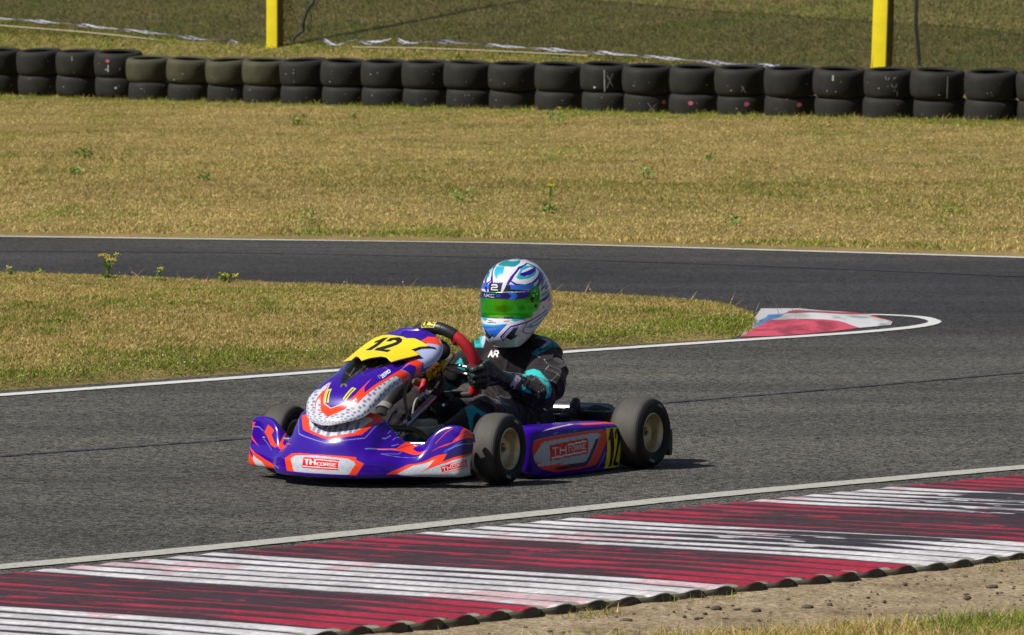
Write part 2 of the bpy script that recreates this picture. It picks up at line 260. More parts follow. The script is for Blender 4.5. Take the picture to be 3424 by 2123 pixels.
BODY = [
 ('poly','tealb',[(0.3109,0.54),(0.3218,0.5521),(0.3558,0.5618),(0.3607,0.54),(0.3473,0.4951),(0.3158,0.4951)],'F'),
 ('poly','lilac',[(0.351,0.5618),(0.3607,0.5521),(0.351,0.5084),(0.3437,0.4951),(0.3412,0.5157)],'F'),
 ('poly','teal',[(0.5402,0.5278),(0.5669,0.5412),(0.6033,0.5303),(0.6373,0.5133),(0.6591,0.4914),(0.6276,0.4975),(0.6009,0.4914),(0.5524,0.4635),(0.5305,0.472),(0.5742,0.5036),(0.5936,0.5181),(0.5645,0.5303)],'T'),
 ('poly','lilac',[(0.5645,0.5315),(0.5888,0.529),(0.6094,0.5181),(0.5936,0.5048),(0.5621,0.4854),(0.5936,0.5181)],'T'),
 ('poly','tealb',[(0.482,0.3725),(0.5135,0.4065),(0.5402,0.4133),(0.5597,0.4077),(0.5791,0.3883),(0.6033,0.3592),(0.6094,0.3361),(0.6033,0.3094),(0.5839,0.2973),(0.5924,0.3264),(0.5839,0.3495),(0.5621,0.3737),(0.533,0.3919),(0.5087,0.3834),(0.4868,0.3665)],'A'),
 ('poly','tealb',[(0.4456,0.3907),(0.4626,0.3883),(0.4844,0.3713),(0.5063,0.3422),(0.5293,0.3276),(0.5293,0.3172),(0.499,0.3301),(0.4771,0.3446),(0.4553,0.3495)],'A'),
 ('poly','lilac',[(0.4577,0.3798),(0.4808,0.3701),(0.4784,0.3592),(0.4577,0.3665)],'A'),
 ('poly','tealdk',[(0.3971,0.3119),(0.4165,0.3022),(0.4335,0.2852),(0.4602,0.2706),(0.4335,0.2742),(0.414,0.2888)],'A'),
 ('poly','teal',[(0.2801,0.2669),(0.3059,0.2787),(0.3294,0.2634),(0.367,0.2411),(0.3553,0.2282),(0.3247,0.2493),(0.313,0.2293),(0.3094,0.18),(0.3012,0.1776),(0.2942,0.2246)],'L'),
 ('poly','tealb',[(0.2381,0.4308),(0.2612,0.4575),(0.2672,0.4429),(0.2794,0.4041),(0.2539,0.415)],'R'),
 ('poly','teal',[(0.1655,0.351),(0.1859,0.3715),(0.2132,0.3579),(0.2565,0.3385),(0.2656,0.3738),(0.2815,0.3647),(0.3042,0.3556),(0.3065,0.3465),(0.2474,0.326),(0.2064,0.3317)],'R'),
 ('text','white',[(0.3704,0.4817),(0.4104,0.4817),(0.4056,0.4575),(0.3655,0.4599)],'AR','F',0.1),
 ('text','black',[(0.556,0.4854),(0.6155,0.5096),(0.6198,0.5007),(0.5609,0.4749)],'SPARCO','T',0.1),
 ('text','black',[(0.3328,0.5485),(0.3315,0.5108),(0.3194,0.5108),(0.3194,0.5485)],'SPARCO','F',0.1),
 ('line','seam',[(0.5524,0.4647),(0.5645,0.4575)],'A',0.0016),
 ('line','seam',[(0.598,0.4247),(0.5839,0.4065)],'A',0.0018),
 ('line','seam',[(0.5487,0.3793),(0.5354,0.3725),(0.5257,0.3555)],'A',0.0012),
 ('line','seam',[(0.6033,0.3628),(0.6397,0.4004)],'A',0.001),
 ('line','seam',[(0.5427,0.3119),(0.5815,0.3386)],'A',0.001),
 ('line','seam',[(0.5791,0.4526),(0.5936,0.4308)],'A',0.0008),
 ('text','lilac',[(0.159,0.1906),(0.2002,0.207),(0.206,0.187),(0.1696,0.1694)],'2Q','L',0.1),
 ('line','lilac',[(0.1767,0.1671),(0.1978,0.1882),(0.2284,0.1917)],'L',0.003),
]
# ======================================================================= scene set-up
import bpy, bmesh, random
from mathutils import Matrix, Vector
random.seed(7); RNG = np.random.default_rng(11)
SC = bpy.context.scene
COL = SC.collection
FPX, HCAM = 15750., 1.92
PITCH = math.atan(838/FPX)
CAM = np.array([0, 0, HCAM]); CFW = np.array([0, math.cos(PITCH), -math.sin(PITCH)]); CUP = np.array([0, math.sin(PITCH), math.cos(PITCH)])
def ray(px, py):
    d = CFW*FPX + np.array([1., 0, 0])*(px-1219.5) + CUP*(756-py)
    return d/np.linalg.norm(d)
def gz(px, py, z=0.):
    """where the line of sight through a point of the photograph meets height z"""
    d = ray(px, py); return CAM + d*(z-HCAM)/d[2]
def gd(px, py, D):
    d = ray(px, py); return CAM + d*D/d[1]

# ----------------------------------------------------------------------- noise in numpy
_P = RNG.permutation(4096); _V = RNG.random(4096)
def _h(i, j, k): return _V[(_P[(_P[(i.astype(np.int64) + 5) & 4095] + j.astype(np.int64)) & 4095] + k.astype(np.int64)) & 4095]
def vnoise(p):
    p = np.asarray(p, float); f0 = np.floor(p); t = p-f0; t = t*t*(3-2*t)
    i, j, k = f0[..., 0], f0[..., 1], f0[..., 2]; r = 0
    for a in (0, 1):
        for b in (0, 1):
            for c in (0, 1):
                w = (t[..., 0] if a else 1-t[..., 0])*(t[..., 1] if b else 1-t[..., 1])*(t[..., 2] if c else 1-t[..., 2])
                r = r + w*_h(i+a, j+b, k+c)
    return r
def fbm(p, o=4):
    r = 0; a = .5; p = np.asarray(p, float)
    for n in range(o): r = r + a*vnoise(p*2**n + 17.3*n); a *= .5
    return r/(1-.5**o)
def sstep(a, b, x): t = np.clip((x-a)/(b-a), 0, 1); return t*t*(3-2*t)

# ----------------------------------------------------------------------- materials
def newmat(name):
    m = bpy.data.materials.new(name); m.use_nodes = True
    return m, m.node_tree.nodes, m.node_tree.links, m.node_tree.nodes['Principled BSDF']
def mat(name, col, rough=.5, metal=0., coat=0., var=.12, vscale=30., bump=0., bscale=200., spec=.5, coatr=.05):
    m, N, K, b = newmat(name)
    b.inputs['Roughness'].default_value = rough; b.inputs['Metallic'].default_value = metal
    b.inputs['Coat Weight'].default_value = coat; b.inputs['Coat Roughness'].default_value = coatr
    b.inputs['Specular IOR Level'].default_value = spec
    tc = N.new('ShaderNodeTexCoord'); nz = N.new('ShaderNodeTexNoise'); nz.inputs['Scale'].default_value = vscale; nz.inputs['Detail'].default_value = 5
    K.new(tc.outputs['Object'], nz.inputs['Vector'])
    mx = N.new('ShaderNodeMix'); mx.data_type = 'RGBA'
    mx.inputs['A'].default_value = (*[c*(1-var) for c in col], 1); mx.inputs['B'].default_value = (*[min(1, c*(1+var)) for c in col], 1)
    K.new(nz.outputs['Fac'], mx.inputs['Factor']); K.new(mx.outputs['Result'], b.inputs['Base Color'])
    if bump:
        n2 = N.new('ShaderNodeTexNoise'); n2.inputs['Scale'].default_value = bscale; n2.inputs['Detail'].default_value = 4
        K.new(tc.outputs['Object'], n2.inputs['Vector'])
        bp = N.new('ShaderNodeBump'); bp.inputs['Strength'].default_value = bump; bp.inputs['Distance'].default_value = .004
        K.new(n2.outputs['Fac'], bp.inputs['Height']); K.new(bp.outputs['Normal'], b.inputs['Normal'])
    return m
def colmat(name, rough=.4, coat=0., spec=.5, bump=0., bscale=300., var=.1, vscale=25., coatr=.04, metal=0., sheen=0.):
    """base colour from the mesh's own paint layer"""
    m, N, K, b = newmat(name)
    b.inputs['Roughness'].default_value = rough; b.inputs['Coat Weight'].default_value = coat; b.inputs['Coat Roughness'].default_value = coatr
    b.inputs['Specular IOR Level'].default_value = spec; b.inputs['Metallic'].default_value = metal; b.inputs['Sheen Weight'].default_value = sheen
    at = N.new('ShaderNodeAttribute'); at.attribute_name = 'Col'
    tc = N.new('ShaderNodeTexCoord'); nz = N.new('ShaderNodeTexNoise'); nz.inputs['Scale'].default_value = vscale; nz.inputs['Detail'].default_value = 5
    K.new(tc.outputs['Object'], nz.inputs['Vector'])
    mr = N.new('ShaderNodeMapRange'); mr.inputs['To Min'].default_value = 1-var; mr.inputs['To Max'].default_value = 1+var
    K.new(nz.outputs['Fac'], mr.inputs['Value'])
    vm = N.new('ShaderNodeVectorMath'); vm.operation = 'SCALE'
    K.new(at.outputs['Color'], vm.inputs[0]); K.new(mr.outputs['Result'], vm.inputs['Scale']); K.new(vm.outputs['Vector'], b.inputs['Base Color'])
    if bump:
        n2 = N.new('ShaderNodeTexNoise'); n2.inputs['Scale'].default_value = bscale; n2.inputs['Detail'].default_value = 4
        K.new(tc.outputs['Object'], n2.inputs['Vector'])
        bp = N.new('ShaderNodeBump'); bp.inputs['Strength'].default_value = bump; bp.inputs['Distance'].default_value = .003
        K.new(n2.outputs['Fac'], bp.inputs['Height']); K.new(bp.outputs['Normal'], b.inputs['Normal'])
    return m

# ----------------------------------------------------------------------- object helpers
def tag(o, label=None, cat=None, group=None, kind=None):
    if label: o['label'] = label
    if cat: o['category'] = cat
    if group: o['group'] = group
    if kind: o['kind'] = kind
    return o
def empty(name, loc=(0, 0, 0), rz=0., parent=None):
    o = bpy.data.objects.new(name, None); COL.objects.link(o); o.location = loc; o.rotation_euler = (0, 0, rz); o.empty_display_size = .1
    o.parent = parent; return o
def mesh_np(name, V, Fc, m, parent=None, col=None, smooth=True, attrs=None):
    """V (n,3), Fc (k,3|4) int; col (n,3)"""
    me = bpy.data.meshes.new(name)
    V = np.ascontiguousarray(V, dtype=np.float32).reshape(-1, 3); Fc = np.ascontiguousarray(Fc, dtype=np.int32); k, c = Fc.shape
    me.vertices.add(len(V)); me.vertices.foreach_set('co', V.ravel())
    me.loops.add(k*c); me.loops.foreach_set('vertex_index', Fc.ravel())
    me.polygons.add(k); me.polygons.foreach_set('loop_start', np.arange(0, k*c, c, dtype=np.int32)); me.polygons.foreach_set('loop_total', np.full(k, c, dtype=np.int32))
    me.polygons.foreach_set('use_smooth', np.full(k, smooth, dtype=bool))
    me.update(calc_edges=True)
    if col is not None:
        a = me.color_attributes.new('Col', 'FLOAT_COLOR', 'POINT')
        cc = np.ones((len(V), 4), dtype=np.float32); cc[:, :3] = col; a.data.foreach_set('color', cc.ravel())
    me.validate(); me.materials.append(m)
    o = bpy.data.objects.new(name, me); COL.objects.link(o); o.parent = parent
    return o
def grid_faces(nr, nc, wrap=False):
    i = np.arange(nr*nc).reshape(nr, nc)
    if wrap: i = np.concatenate([i, i[:, :1]], 1)
    return np.stack([i[:-1, :-1], i[:-1, 1:], i[1:, 1:], i[1:, :-1]], -1).reshape(-1, 4)
def compact(V, Fc, col=None):
    u, inv = np.unique(Fc.ravel(), return_inverse=True)
    return V[u], inv.reshape(Fc.shape), (None if col is None else col[u])
def solid(V, Fc, th, col=None):
    """closed shell of thickness th behind an open sheet (V, quads)"""
    V, Fc, col = compact(V, Fc, col)
    n = np.zeros_like(V); fn = np.cross(V[Fc[:, 2]]-V[Fc[:, 0]], V[Fc[:, 3]]-V[Fc[:, 1]])
    for c in range(4): np.add.at(n, Fc[:, c], fn)
    n /= np.linalg.norm(n, axis=1, keepdims=True)+1e-12
    k = len(V); V2 = V - n*th
    e = np.concatenate([Fc[:, [0, 1]], Fc[:, [1, 2]], Fc[:, [2, 3]], Fc[:, [3, 0]]])
    key = np.minimum(e[:, 0], e[:, 1])*(k+1)+np.maximum(e[:, 0], e[:, 1])
    _, idx, cnt = np.unique(key, return_index=True, return_counts=True)
    b = e[idx[cnt == 1]]
    side = np.stack([b[:, 1], b[:, 0], b[:, 0]+k, b[:, 1]+k], -1)
    FF = np.concatenate([Fc, Fc[:, ::-1]+k, side])
    return np.concatenate([V, V2]), FF, (None if col is None else np.concatenate([col, col]))
class MB:
    """collects boxes, tubes, lathes into one mesh"""
    def __init__(s): s.V = []; s.F = []; s.n = 0; s.q = []
    def add(s, V, Fs):
        s.V.append(np.asarray(V, float).reshape(-1, 3)); s.F += [[i+s.n for i in f] for f in Fs]; s.n += len(s.V[-1]); return s
    def box(s, c, d, M=None):
        x, y, z = [a/2 for a in d]; V = np.array([(a*x, b*y, e*z) for a in (-1, 1) for b in (-1, 1) for e in (-1, 1)])
        if M is not None: V = V @ np.array(M).T
        return s.add(V+np.array(c), [(0, 1, 3, 2), (4, 6, 7, 5), (0, 4, 5, 1), (2, 3, 7, 6), (0, 2, 6, 4), (1, 5, 7, 3)])
    def tube(s, pts, r, n=12, cap=True, sub=1):
        P = np.asarray(pts, float)
        if sub > 1: P = crm(len(P), (len(P)-1)*sub+1) @ P
        R = np.full(len(P), r) if np.isscalar(r) else np.interp(np.linspace(0, 1, len(P)), np.linspace(0, 1, len(r)), r)
        T = np.gradient(P, axis=0); T /= np.linalg.norm(T, axis=1, keepdims=True)+1e-12
        a = np.array([0, 0, 1.]) if abs(T[0, 2]) < .9 else np.array([1., 0, 0])
        V = []; u = np.cross(T[0], a); u /= np.linalg.norm(u)
        for p, t, rr in zip(P, T, R):
            u = u - t*(u@t); u /= np.linalg.norm(u); w = np.cross(t, u)
            for k in range(n): q = 2*math.pi*k/n; V.append(p+rr*(u*math.cos(q)+w*math.sin(q)))
        Fs = [(i*n+k, i*n+(k+1) % n, (i+1)*n+(k+1) % n, (i+1)*n+k) for i in range(len(P)-1) for k in range(n)]
        if cap: Fs += [tuple(range(n-1, -1, -1)), tuple(range((len(P)-1)*n, len(P)*n))]
        return s.add(V, Fs)
    def lathe(s, prof, n=48, M=None, c=(0, 0, 0)):
        """prof: (axial, radius) along local y; closed by wrapping if first == last"""
        V = np.array([(r*math.cos(2*math.pi*k/n), a, r*math.sin(2*math.pi*k/n)) for a, r in prof for k in range(n)])
        if M is not None: V = V @ np.array(M).T
        return s.add(V+np.array(c), [(i*n+k, i*n+(k+1) % n, (i+1)*n+(k+1) % n, (i+1)*n+k) for i in range(len(prof)-1) for k in range(n)])
    def capsule(s, a, ra, b, rb, n=16):
        a = np.array(a, float); b = np.array(b, float); d = b-a; L_ = np.linalg.norm(d); d = d/L_ if L_ > 1e-9 else np.array([0, 0, 1.])
        pts = []; rad = []
        for t in np.linspace(-1, 0, 6): pts.append(a+d*ra*math.sin(t*math.pi/2)); rad.append(max(ra*math.cos(t*math.pi/2), 1e-4))
        for t in np.linspace(0, 1, 6): pts.append(b+d*rb*math.sin(t*math.pi/2)); rad.append(max(rb*math.cos(t*math.pi/2), 1e-4))
        ax = np.array([0, 0, 1.]) if abs(d[2]) < .9 else np.array([1., 0, 0]); u = np.cross(d, ax); u /= np.linalg.norm(u); w = np.cross(d, u)
        V = [p+r*(u*math.cos(q)+w*math.sin(q)) for p, r in zip(pts, rad) for q in np.linspace(0, 2*math.pi, n, endpoint=False)]
        m_ = len(pts)
        return s.add(V, [(i*n+k, i*n+(k+1) % n, (i+1)*n+(k+1) % n, (i+1)*n+k) for i in range(m_-1) for k in range(n)]+[tuple(range(n-1, -1, -1)), tuple(range((m_-1)*n, m_*n))])
    def ellipsoid(s, c, r, M=None, n=20):
        V = []; k = 12
        for i in range(k+1):
            e = -math.pi/2+math.pi*i/k
            for j in range(n):
                q = 2*math.pi*j/n; V.append((r[0]*max(math.cos(e), 1e-3)*math.cos(q), r[1]*max(math.cos(e), 1e-3)*math.sin(q), r[2]*math.sin(e)))
        V = np.array(V)
        if M is not None: V = V @ np.array(M).T
        return s.add(V+np.array(c), [(i*n+j, i*n+(j+1) % n, (i+1)*n+(j+1) % n, (i+1)*n+j) for i in range(k) for j in range(n)]+[tuple(range(n-1, -1, -1)), tuple(range(k*n, (k+1)*n))])
    def build(s, name, m, parent=None, smooth=True, bevel=0., ang=40):
        me = bpy.data.meshes.new(name); me.from_pydata(np.concatenate(s.V).tolist(), [], [list(f) for f in s.F]); me.validate()
        bm = bmesh.new(); bm.from_mesh(me)
        if bevel: bmesh.ops.bevel(bm, geom=[e for e in bm.edges if e.calc_face_angle(0) > .6], offset=bevel, segments=2, affect='EDGES', profile=.6)
        bmesh.ops.recalc_face_normals(bm, faces=bm.faces)
        for e in bm.edges: e.smooth = e.calc_face_angle(0) < math.radians(ang)
        bm.to_mesh(me); bm.free()
        for p in me.polygons: p.use_smooth = smooth
        me.materials.append(m); o = bpy.data.objects.new(name, me); COL.objects.link(o); o.parent = parent
        return o
    def remesh(s, voxel, smooth_it=4):
        """fuse everything collected into one continuous skin; returns V, triangles/quads"""
        me = bpy.data.meshes.new('tmp'); me.from_pydata(np.concatenate(s.V).tolist(), [], [list(f) for f in s.F])
        bm = bmesh.new(); bm.from_mesh(me); bmesh.ops.recalc_face_normals(bm, faces=bm.faces); bm.to_mesh(me); bm.free()
        o = bpy.data.objects.new('tmp', me); COL.objects.link(o)
        r = o.modifiers.new('r', 'REMESH'); r.mode = 'VOXEL'; r.voxel_size = voxel
        q = o.modifiers.new('s', 'SMOOTH'); q.factor = .5; q.iterations = smooth_it
        dg = bpy.context.evaluated_depsgraph_get(); ev = o.evaluated_get(dg); m2 = ev.to_mesh()
        V = np.zeros(len(m2.vertices)*3); m2.vertices.foreach_get('co', V); V = V.reshape(-1, 3)
        nrm = np.zeros(len(m2.vertices)*3); m2.vertices.foreach_get('normal', nrm); nrm = nrm.reshape(-1, 3)
        Fc = np.array([p.vertices[:] if len(p.vertices) == 4 else (*p.vertices[:], p.vertices[-1]) for p in m2.polygons])
        ev.to_mesh_clear(); bpy.data.objects.remove(o); bpy.data.meshes.remove(me)
        return V, Fc, nrm

# ----------------------------------------------------------------------- painting graphics onto a mesh
PAL = dict(orange=(.92,.055,.012), red=(.72,.012,.02), white=(.80,.80,.82), purple=(.034,.0015,.30), black=(.008,.008,.010), navy=(.02,.012,.10), blue=(.02,.14,.60), bluef=(.05,.03,.40),
           pale=(.22,.25,.55), pink=(.9,.25,.28), pinkw=(.9,.55,.55), faint=(.52,.56,.62), check=(.60,.61,.66), lav=(.42,.46,.72), yellow=(.86,.66,.012), ygreen=(.62,.60,.06), olive=(.2,.18,.05),
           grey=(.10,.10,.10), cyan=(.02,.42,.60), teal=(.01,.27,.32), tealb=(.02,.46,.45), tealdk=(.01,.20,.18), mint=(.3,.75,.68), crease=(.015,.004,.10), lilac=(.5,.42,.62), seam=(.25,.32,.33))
FONT = {'T': ['0,1 1,1', '.5,1 .5,0'], 'H': ['0,0 0,1', '1,0 1,1', '0,.5 1,.5'], 'C': ['1,.9 .8,1 .2,1 0,.8 0,.2 .2,0 .8,0 1,.1'], 'O': ['.2,0 0,.2 0,.8 .2,1 .8,1 1,.8 1,.2 .8,0 .2,0'],
        'R': ['0,0 0,1 .8,1 1,.85 1,.65 .8,.5 0,.5', '.5,.5 1,0'], 'S': ['1,.9 .8,1 .2,1 0,.8 .1,.55 .9,.45 1,.2 .8,0 .2,0 0,.1'], 'E': ['1,0 0,0 0,1 1,1', '0,.5 .8,.5'],
        'N': ['0,0 0,1 1,0 1,1'], 'K': ['0,0 0,1', '1,1 0,.45', '.3,.6 1,0'], 'A': ['0,0 .5,1 1,0', '.2,.35 .8,.35'], 'P': ['0,0 0,1 .8,1 1,.8 1,.6 .8,.45 0,.45'], 'Z': ['0,1 1,1 0,0 1,0'],
        '2': ['0,.85 .2,1 .9,1 1,.8 1,.6 .8,.5 .2,.48 0,.3 0,0 1,0'], 'Q': ['.2,0 0,.2 0,.8 .2,1 .8,1 1,.8 1,.2 .8,0 .2,0', '.6,.3 1,-.1'], '1': ['.2,.8 .5,1 .5,0']}
def inpoly(X, Y, pts):
    r = np.zeros(X.shape, bool); n = len(pts)
    for i in range(n):
        x1, y1 = pts[i]; x2, y2 = pts[(i+1) % n]
        if y1 == y2: continue
        c = ((y1 > Y) != (y2 > Y)) & (X < (x2-x1)*(Y-y1)/(y2-y1)+x1)
        r ^= c
    return r
def segd(X, Y, pts):
    d = np.full(X.shape, 1e9)
    for (x1, y1), (x2, y2) in zip(pts[:-1], pts[1:]):
        dx, dy = x2-x1, y2-y1; l = dx*dx+dy*dy+1e-12
        t = np.clip(((X-x1)*dx+(Y-y1)*dy)/l, 0, 1); d = np.minimum(d, np.hypot(X-x1-t*dx, Y-y1-t*dy))
    return d
def paint(C_, X, Y, items, sx=1., sy=1., mask=None):
    """C_ colours (n,3); X, Y paint coordinates of every vertex; sx, sy metres per paint unit"""
    for it in items:
        kind, cn, pts = it[:3]; col = np.array(PAL.get(cn, (0, 0, 0)))
        if cn == 'shape': continue
        if kind == 'poly':
            m = inpoly(X, Y, pts)
            if cn in ('check', 'faint'):
                a = np.floor((X*sx+Y*sy*.12)/.0125); b = np.floor((Y*sy)/.021+.5*(a % 2)); fx = (X*sx+Y*sy*.12)/.0125-a; fy = (Y*sy)/.021+.5*(a % 2)-b
                cell = (b % 2 == 0) & (fx > .12) & (fx < .88) & (fy > .06) & (fy < .94)
                inner = cell & (np.abs(fx-.5) < .22) & (np.sin(fy*40) > -.2)
                k = np.repeat(col[None], len(C_), 0); k[cell] = col*np.array([.52, .56, .70]) if cn == 'check' else col*np.array([.86, .90, .96])
                if cn == 'check':
                    k[inner] = (.12, .13, .25)
                    lt = (~cell) & (b % 2 != 0) & (np.abs(fx-.5) < .14) & (np.sin(fy*26) > .1); k[lt] = col*.72
                C_[m] = k[m]; continue
        elif kind == 'line': m = segd(X*sx, Y*sy, [(x*sx, y*sy) for x, y in pts]) < it[3]*.75
        elif kind == 'dot': m = np.hypot((X-pts[0][0])*sx, (Y-pts[0][1])*sy) < it[3]
        elif kind == 'text':
            s, wgt = it[3], it[-1]
            p = np.array(pts); o = p[3]; ex = ((p[2]-p[3])+(p[1]-p[0]))/2; ey = ((p[0]-p[3])+(p[1]-p[2]))/2
            M = np.linalg.inv(np.array([ex, ey]).T); q = M @ np.stack([X-o[0], Y-o[1]]); a, b = q[0]*len(s)*1.0, q[1]
            asp = (np.hypot(ex[0]*sx, ex[1]*sy)/len(s))/np.hypot(ey[0]*sx, ey[1]*sy)
            m = np.zeros(X.shape, bool)
            for i, ch in enumerate(s):
                for st in FONT[ch]:
                    P_ = [(float(v.split(',')[0])*.74*asp+(i+.1)*asp, float(v.split(',')[1])) for v in st.split()]
                    near = (a > i-.2) & (a < i+1.2) & (b > -.3) & (b < 1.3)
                    m |= near & (segd(a*asp, b, P_) < wgt)
        if mask is not None: m = m & mask
        C_[m] = col
    return C_
# ======================================================================= the track and its verges
def yE(x):      # far edge of the far straight
    return np.where(x < 0, 45.9-.33*x-.004*x*x*np.sign(1), 45.9-.60*x-.02*np.clip(x, 0, 8)**2)
def tyre_D(px): return 72.3+13.6*np.clip((2439-px)/2439., 0, 3)**1.25
_tp = np.linspace(-2500, 3600, 200)
_tx = np.array([gd(p, 250, float(tyre_D(p)))[0] for p in _tp]); _ty = tyre_D(_tp)
def yT(x): return np.interp(x, _tx, _ty)
def hterr(x, y):
    x = np.asarray(x, float); y = np.asarray(y, float)
    e = yE(x); t = yT(x)
    u = (y-e)/(t-e)
    z = -.03+.06*sstep(-.02, .01, u)+.21*np.clip(sstep(.10, 1.05, u), 0, 1)
    z = z+.035*np.sin(np.clip(u, 0, 1.2)*9+.25*x)*sstep(.05, .3, u)*(1-sstep(.8, 1., u))
    r = np.clip(y-t-.5, 0, 500)
    z = z+.108*np.minimum(r, 60)+.02*np.sin(r*.8+x*.3)*sstep(.5, 3, r)+.06*np.clip(r-60, 0, 60)*.5
    n = (fbm(np.stack([x*.5, y*.35, 0*x], -1), 3)-.5)*.10
    z = z+n*sstep(.02, .2, u)*np.where(u > .9, np.where(u < 1.08, .3, 1), 1)
    return z
xs = np.unique(np.concatenate([np.linspace(-260, -14, 26), np.linspace(-14, 14, 141), np.linspace(14, 260, 26)]))
ys = np.unique(np.concatenate([np.linspace(-60, 14, 20), np.linspace(14, 36, 23), np.linspace(36, 105, 231), np.linspace(105, 420, 40)]))
GX, GY = np.meshgrid(xs, ys, indexing='ij'); GZ = hterr(GX, GY)
def ground_colour(name, stops, scale, bump=.6, fine=60.):
    m, N, K, b = newmat(name); b.inputs['Roughness'].default_value = .95; b.inputs['Specular IOR Level'].default_value = .15
    tc = N.new('ShaderNodeTexCoord'); mp = N.new('ShaderNodeMapping'); K.new(tc.outputs['Object'], mp.inputs['Vector'])
    n1 = N.new('ShaderNodeTexNoise'); n1.inputs['Scale'].default_value = scale; n1.inputs['Detail'].default_value = 8; n1.inputs['Roughness'].default_value = .72; K.new(mp.outputs[0], n1.inputs['Vector'])
    cr = N.new('ShaderNodeValToRGB'); cr.color_ramp.elements[0].position = stops[0][0]; cr.color_ramp.elements[0].color = (*stops[0][1], 1)
    cr.color_ramp.elements[1].position = stops[-1][0]; cr.color_ramp.elements[1].color = (*stops[-1][1], 1)
    for p, c in stops[1:-1]: e = cr.color_ramp.elements.new(p); e.color = (*c, 1)
    K.new(n1.outputs['Fac'], cr.inputs['Fac'])
    n2 = N.new('ShaderNodeTexNoise'); n2.inputs['Scale'].default_value = fine; n2.inputs['Detail'].default_value = 4; K.new(mp.outputs[0], n2.inputs['Vector'])
    mr = N.new('ShaderNodeMapRange'); mr.inputs['From Min'].default_value = .3; mr.inputs['From Max'].default_value = .7; mr.inputs['To Min'].default_value = .6; mr.inputs['To Max'].default_value = 1.35; K.new(n2.outputs['Fac'], mr.inputs['Value'])
    vm = N.new('ShaderNodeVectorMath'); vm.operation = 'SCALE'; K.new(cr.outputs['Color'], vm.inputs[0]); K.new(mr.outputs['Result'], vm.inputs['Scale']); K.new(vm.outputs['Vector'], b.inputs['Base Color'])
    bp = N.new('ShaderNodeBump'); bp.inputs['Strength'].default_value = bump; bp.inputs['Distance'].default_value = .02; K.new(n2.outputs['Fac'], bp.inputs['Height']); K.new(bp.outputs['Normal'], b.inputs['Normal'])
    return m
M_TURF = ground_colour('turf_soil', [(.30, (.10, .10, .028)), (.48, (.22, .165, .060)), (.62, (.30, .22, .085))], 1.1)
M_DIRT = ground_colour('dirt', [(.3, (.17, .125, .078)), (.5, (.30, .23, .145)), (.7, (.40, .315, .21))], 3.5, .8, 45.)
g = mesh_np('ground', np.stack([GX, GY, GZ], -1).reshape(-1, 3), grid_faces(len(xs), len(ys))[:, ::-1], M_TURF); tag(g, kind='structure')

